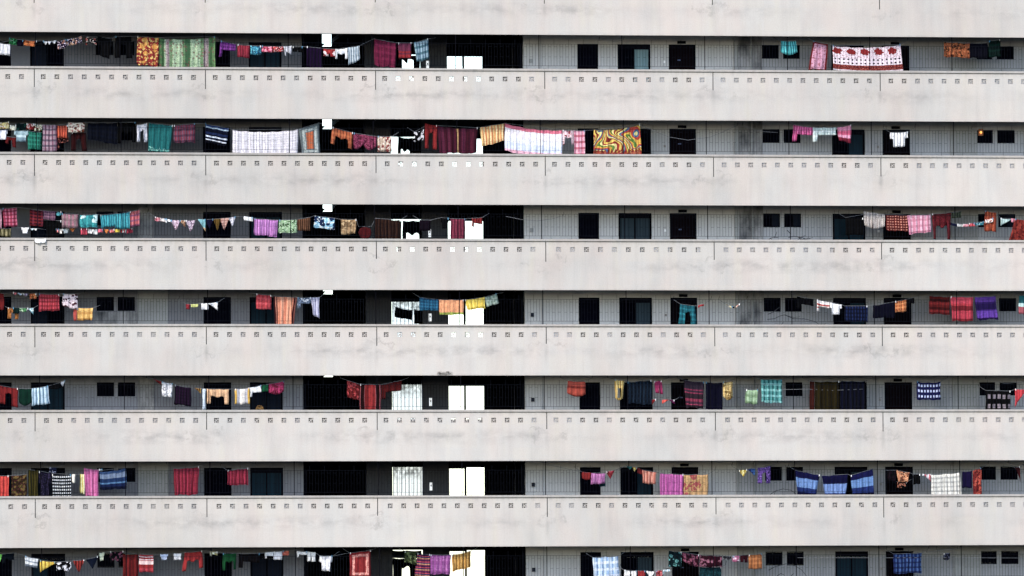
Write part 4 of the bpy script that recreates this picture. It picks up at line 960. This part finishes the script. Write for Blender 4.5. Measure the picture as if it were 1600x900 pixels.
W_(7,'underwear','shorts',(975.5,891,995.5,892),(10,10),('p','eeeeee'),'small white shorts','left on the low line',line=2)
W_(7,'underwear',S,(997,892,1008.5,892),(12,12),('p','a81c2c'),'small red shorts','left on the low line',line=2)
W_(7,'underwear','tri',(1010,892.5,1022,893),(12,12),('p','f0f0f0'),'tiny white briefs','between red garments',line=2)
W_(7,'underwear',S,(1025,892,1035,891),(12,12),('f',12,'a02438','d8888c','780c1c'),'tiny red speckled briefs',line=2)
W_(7,'cloth','armL',(1035.5,891,1047.5,889),(6,6),('v',3,'b8d4e0','e8f0f4'),'tiny pale blue striped rag',line=2)
W_(7,'towel',S,(1045,860.5,1065,862.5),(25,24),('f',7,'144048','7cb0b0','0c282c'),'dark teal floral towel',dx=(-1,0))
W_(7,'towel','swag',(1065.5,863,1092.5,867),(15,22),('f',7,'4c1034','a06880','3c0c28'),'wine floral scarf')
W_(7,'towel',S,(1093,867,1128.5,868.5),(19,17),('f',7,'541038','b08094','440c2c'),'wine floral towel')
W_(7,'towel',S,(1093,886,1127,886),(18,18),('f',14,'1c5058','2c6870','10383e'),'teal towel','under wine towel',line=2)
W_(7,'cloth','scal',(1130,869,1143,869.5),(6,6),('f',10,'34343c','8c8c94','1c1c24'),'small grey rag')
W_(7,'cloth',S,(1144.5,869,1155.5,868),(9,10),('f',10,'c888a8','ecd8e4','a05c84'),'small pink floral rag')
W_(7,'underwear','shorts',(1157,868,1168.5,867),(11,12),('p','580c30'),'small maroon shorts')
W_(7,'shirt',S,(1169.5,867,1190.5,865),(22,24),('x',4,3,'b4804c','a06c3c','c89460'),'tan shirt')
W_(7,'towel',S,(1396,865.5,1440,864),(31,31),('x',8,4,'1c447c','6488b4','142c58'),'blue white squared towel')
W_(7,'cloth','swag',(1474,865,1485,864),(11,11),('f',12,'2c3044','8488a0','1c2030'),'small dark speckled rag')
# silhouettes at the lobby's rear window (far back)
RL = 8.3
def rear(k, name, shape, top, hs, c, noun, mod='', dx=(0, 0)): return W_(k, name, shape, top, hs, ('p', c), noun, mod, dx=dx, Y=RL, line=8)
rear(1,'cloth',S,(610,74,628,74),(45,45),'08080c','black cloth','at the left of the rear lobby window')
rear(1,'trousers','legs',(627,86,656,86),(6,30),'06060a','black leggings','in the rear lobby window')
rear(2,'shirt','arms',(622,214,645,216),(40,40),'050508','black jacket','in the rear lobby window')
rear(2,'cloth',S,(645,216,661,218),(36,36),'050508','black towel','in the rear lobby window')
rear(3,'shirt',S,(610,347,627,346),(8,60),'050508','black vest','at the left of the rear lobby window')
rear(3,'trousers','arms',(629,345,662,345),(40,42),'050508','black overalls','in the rear lobby window')
rear(4,'towel',S,(617.5,479.5,645,485),(16,15),'030305','left black rectangle cloth','on the rear white screen',dx=(-1,-1))
rear(4,'towel',S,(647,483.5,661,484),(22,23),'030305','right black rectangle cloth','on the rear white screen')
rear(7,'bedsheet',S,(612.5,860,659,860),(12,13),'8c9094','pale grey sheet','in the rear lobby window')
rear(7,'trousers','legs',(614,872,655,873),(40,40),'060608','black trousers','in the rear lobby window')

# ------------------------------------------------------------ clotheslines
from itertools import groupby
def rope(k, pts, noun, pegs):
    mb = MB(); mb.tube(pts, .0065, 4)
    a, b = Vector(pts[0]), Vector(pts[-1])
    e = empty('clothesline', tuple((a+b)/2), noun+' '+where(k), 'clothesline', 'clotheslines '+where(k))
    lab = e['label']
    if len(lab.split()) > 16: print('LONG', lab)
    mb.build('rope', M['rope'], e, smooth=True)
    for p in (pts[0], pts[-1]):
        h = MB(); p = Vector(p)
        h.tube([p+Vector((0, 0, -.01)), p+Vector((0, 0, .05)), p+Vector((.02, 0, .07)), p+Vector((.02, 0, .12))], .006, 4)
        h.build('hook', M['metal'], e)
    for p in pegs:
        g = MB(); g.box(p[0]-.008, p[0]+.008, p[1]-.02, p[1]+.014, p[2]-.045, p[2]+.018); g.build('clothespeg', rnd.choice([M['peg'], M['peg'], M['peg2']]), e)
M['peg2'] = plain('peg_blue', (.10, .30, .5), .5, .3)
npeg = 0
for (k, line), items in groupby(sorted(HUNG, key=lambda t: (t[0], t[1], t[2])), key=lambda t: (t[0], t[1])):
    if line in (3, 4, 9): continue
    runs = []
    for it in items:
        if runs and it[2]-runs[-1][-1][4] < 24 and abs(it[3]-runs[-1][-1][5]) < 14: runs[-1].append(it)
        else: runs.append([it])
    for r in runs:
        px = []
        ym = sum(i[6] for i in r)/len(r)
        y = ym+.014
        for i in r:
            for (a, b) in ((i[2], i[3]), (i[4], i[5])):
                if not px or a-px[-1][0] > 1.5: px.append((a, b))
                else: px[-1] = ((px[-1][0]+a)/2, (px[-1][1]+b)/2)
        ext = 7 if line in (2, 8) else 11
        base = {1: 62, 2: 194, 3: 327, 4: 460, 5: 593, 6: 726, 7: 858}[k]
        L_ = (px[0][0]-ext, px[0][1]-4 if line else max(base-3, px[0][1]-7)); R_ = (px[-1][0]+ext, px[-1][1]-4 if line else max(base-3, px[-1][1]-7))
        pts = [tuple(P(a, b, y)) for a, b in [L_]+px+[R_]]
        n1, n2 = r[0][7], r[-1][7]
        sh = lambda s: ' '.join(s.split()[:3])
        nm = 'thin line holding the '+sh(n1) if len(r) == 1 else 'line from '+sh(n1)+' to '+sh(n2)
        pegs = []
        for i in r:
            for a, b in ((i[2]+1, i[3]), (i[4]-1, i[5])):
                if rnd.random() < .34: pegs.append(tuple(P(a, b, i[6]-.01)))
        rope(k, pts, nm, pegs)
def bare(k, pts, lab, Y=.36):
    rope(k, [tuple(P(a, b, Y)) for a, b in pts], lab, [])
bare(1,[(936,62.5),(958,64),(966,64),(974,62)],'short empty line between two doors')
bare(2,[(1004,197),(1045,214),(1075,219),(1110,214),(1152,196)],'long sagging empty line before the brown door')
bare(2,[(1160,196),(1178,203),(1196,206),(1215,207)],'short empty line by the small windows')
bare(2,[(1518,202),(1560,198),(1600,194),(1640,190)],'empty line across the right windows')
bare(3,[(790,338),(815,343),(840,345),(862,342),(880,337)],'empty sagging line on the pale wall')
bare(5,[(1215,609),(1260,608),(1300,610),(1350,608)],'empty line before the olive curtain')
bare(5,[(1540,592),(1570,599),(1610,596)],'empty line at the far right')
bare(6,[(852,725),(880,731),(909,737)],'empty line slanting to the dark red shirt')
bare(7,[(1246,871.5),(1320,871.5),(1400,871.5),(1500,871.5),(1620,872)],'long straight empty line')
bare(7,[(1448,863),(1470,860),(1500,857)],'short empty line near the speckled rag')
bare(7,[(519,869),(535,866),(546,864)],'short empty line left of the red towel')

# ------------------------------------------------------------ small things in the corridors
def twig(k, paths, lab):
    root = None; mb = MB(); y = .62
    for p in paths:
        n = len(p); mb.tube([tuple(P(a, b, y+.02*((i*7) % 3))) for i, (a, b) in enumerate(p)], [max(.006, .014-.008*i/n) for i in range(n)], 5)
    o = mb.build('dry_branch', M['twig']); o['label'] = lab+' '+where(k); o['category'] = 'branch'; o['group'] = 'dry branches behind the parapets'
twig(3, [[(1199,376),(1205,372),(1211,370),(1214,362)],[(1209,371),(1216,371)],[(1203,372),(1208,376)]], 'small dry branch under the left small window')
twig(3, [[(1230,360),(1236,366)],[(1232,371),(1240,369),(1252,371),(1262,374),(1270,371)],[(1244,376),(1252,371),(1258,368)],[(1255,373),(1262,376),(1268,377)],[(1250,374),(1258,376),(1264,370)],[(1246,370),(1254,374),(1266,372)]], 'bushy dry branch below the small windows')
twig(4, [[(1200,491),(1208,488),(1218,480)],[(1199,499),(1210,498),(1218,494),(1225,492),(1240,496),(1250,495)],[(1226,492),(1240,498),(1256,498),(1268,501),(1276,504),(1284,511)],[(1220,509),(1224,503)],[(1280,510),(1290,506)]], 'long dark dry branch')
twig(6, [[(1203,773),(1212,767),(1224,764),(1236,766),(1244,772)],[(1208,776),(1212,767)],[(1200,778),(1206,770)]], 'arched dark branch left of the blue shawls')
twig(7, [[(1201,891),(1210,886),(1228,881),(1242,884),(1252,890),(1261,901)],[(1214,900),(1220,896),(1226,899)],[(1236,900),(1240,896)]], 'arched dark branch under the small windows')
# a lit bulb in one small window
zb = P(1532, 207, BW+.02)
e = empty('window_lamp', (zb.x, BW-.01, zb.z+.10), 'small lit orange lamp in the small window on the second gallery down', 'lamp')
kk = NT('lamp_glow'); kk.col((.9, .4, .1, 1)); kk.b.inputs['Emission Color'].default_value = (1, .42, .10, 1); kk.b.inputs['Emission Strength'].default_value = .6
b_ = MB(); c = Vector((zb.x, BW-.04, zb.z))
b_.tube([c+Vector((0, 0, -.05)), c+Vector((0, 0, -.02)), c+Vector((0, 0, .02)), c+Vector((0, 0, .05))], [.02, .045, .04, .015], 8); b_.build('bulb', kk.m, e, smooth=True)
MB().tube([c+Vector((0, 0, .05)), c+Vector((0, 0, .10))], .02, 6).build('socket', M['brass'], e)
MB().box(zb.x-.075, zb.x+.09, BW-.012, BW-.004, zb.z-.11, zb.z+.12).build('backplate', plain('copper_plate', (.28, .11, .04), .5, .4), e)
# bird nest on the ledge of the fascia
p0 = P(694, 584, -.03); mb = MB(); rr = random.Random(3)
for q in range(26):
    a = rr.uniform(0, math.pi); c = Vector((p0.x+rr.uniform(-.18, .18), -.03+rr.uniform(-.02, .02), p0.z+rr.uniform(-.03, .05)))
    d = Vector((math.cos(a)*.12, 0, math.sin(a)*.05)); mb.tube([c-d, c+Vector((0, -.01, .02)), c+d], .004, 4)
o = mb.build('twig_nest', plain('nest_twigs', (.14, .13, .12))); o['label'] = 'small grey twig nest stuck to the concrete edge above the fifth gallery'; o['category'] = 'nest'
for o in bpy.data.objects:
    if o.parent and o.type == 'MESH' and 'label' in o: pass
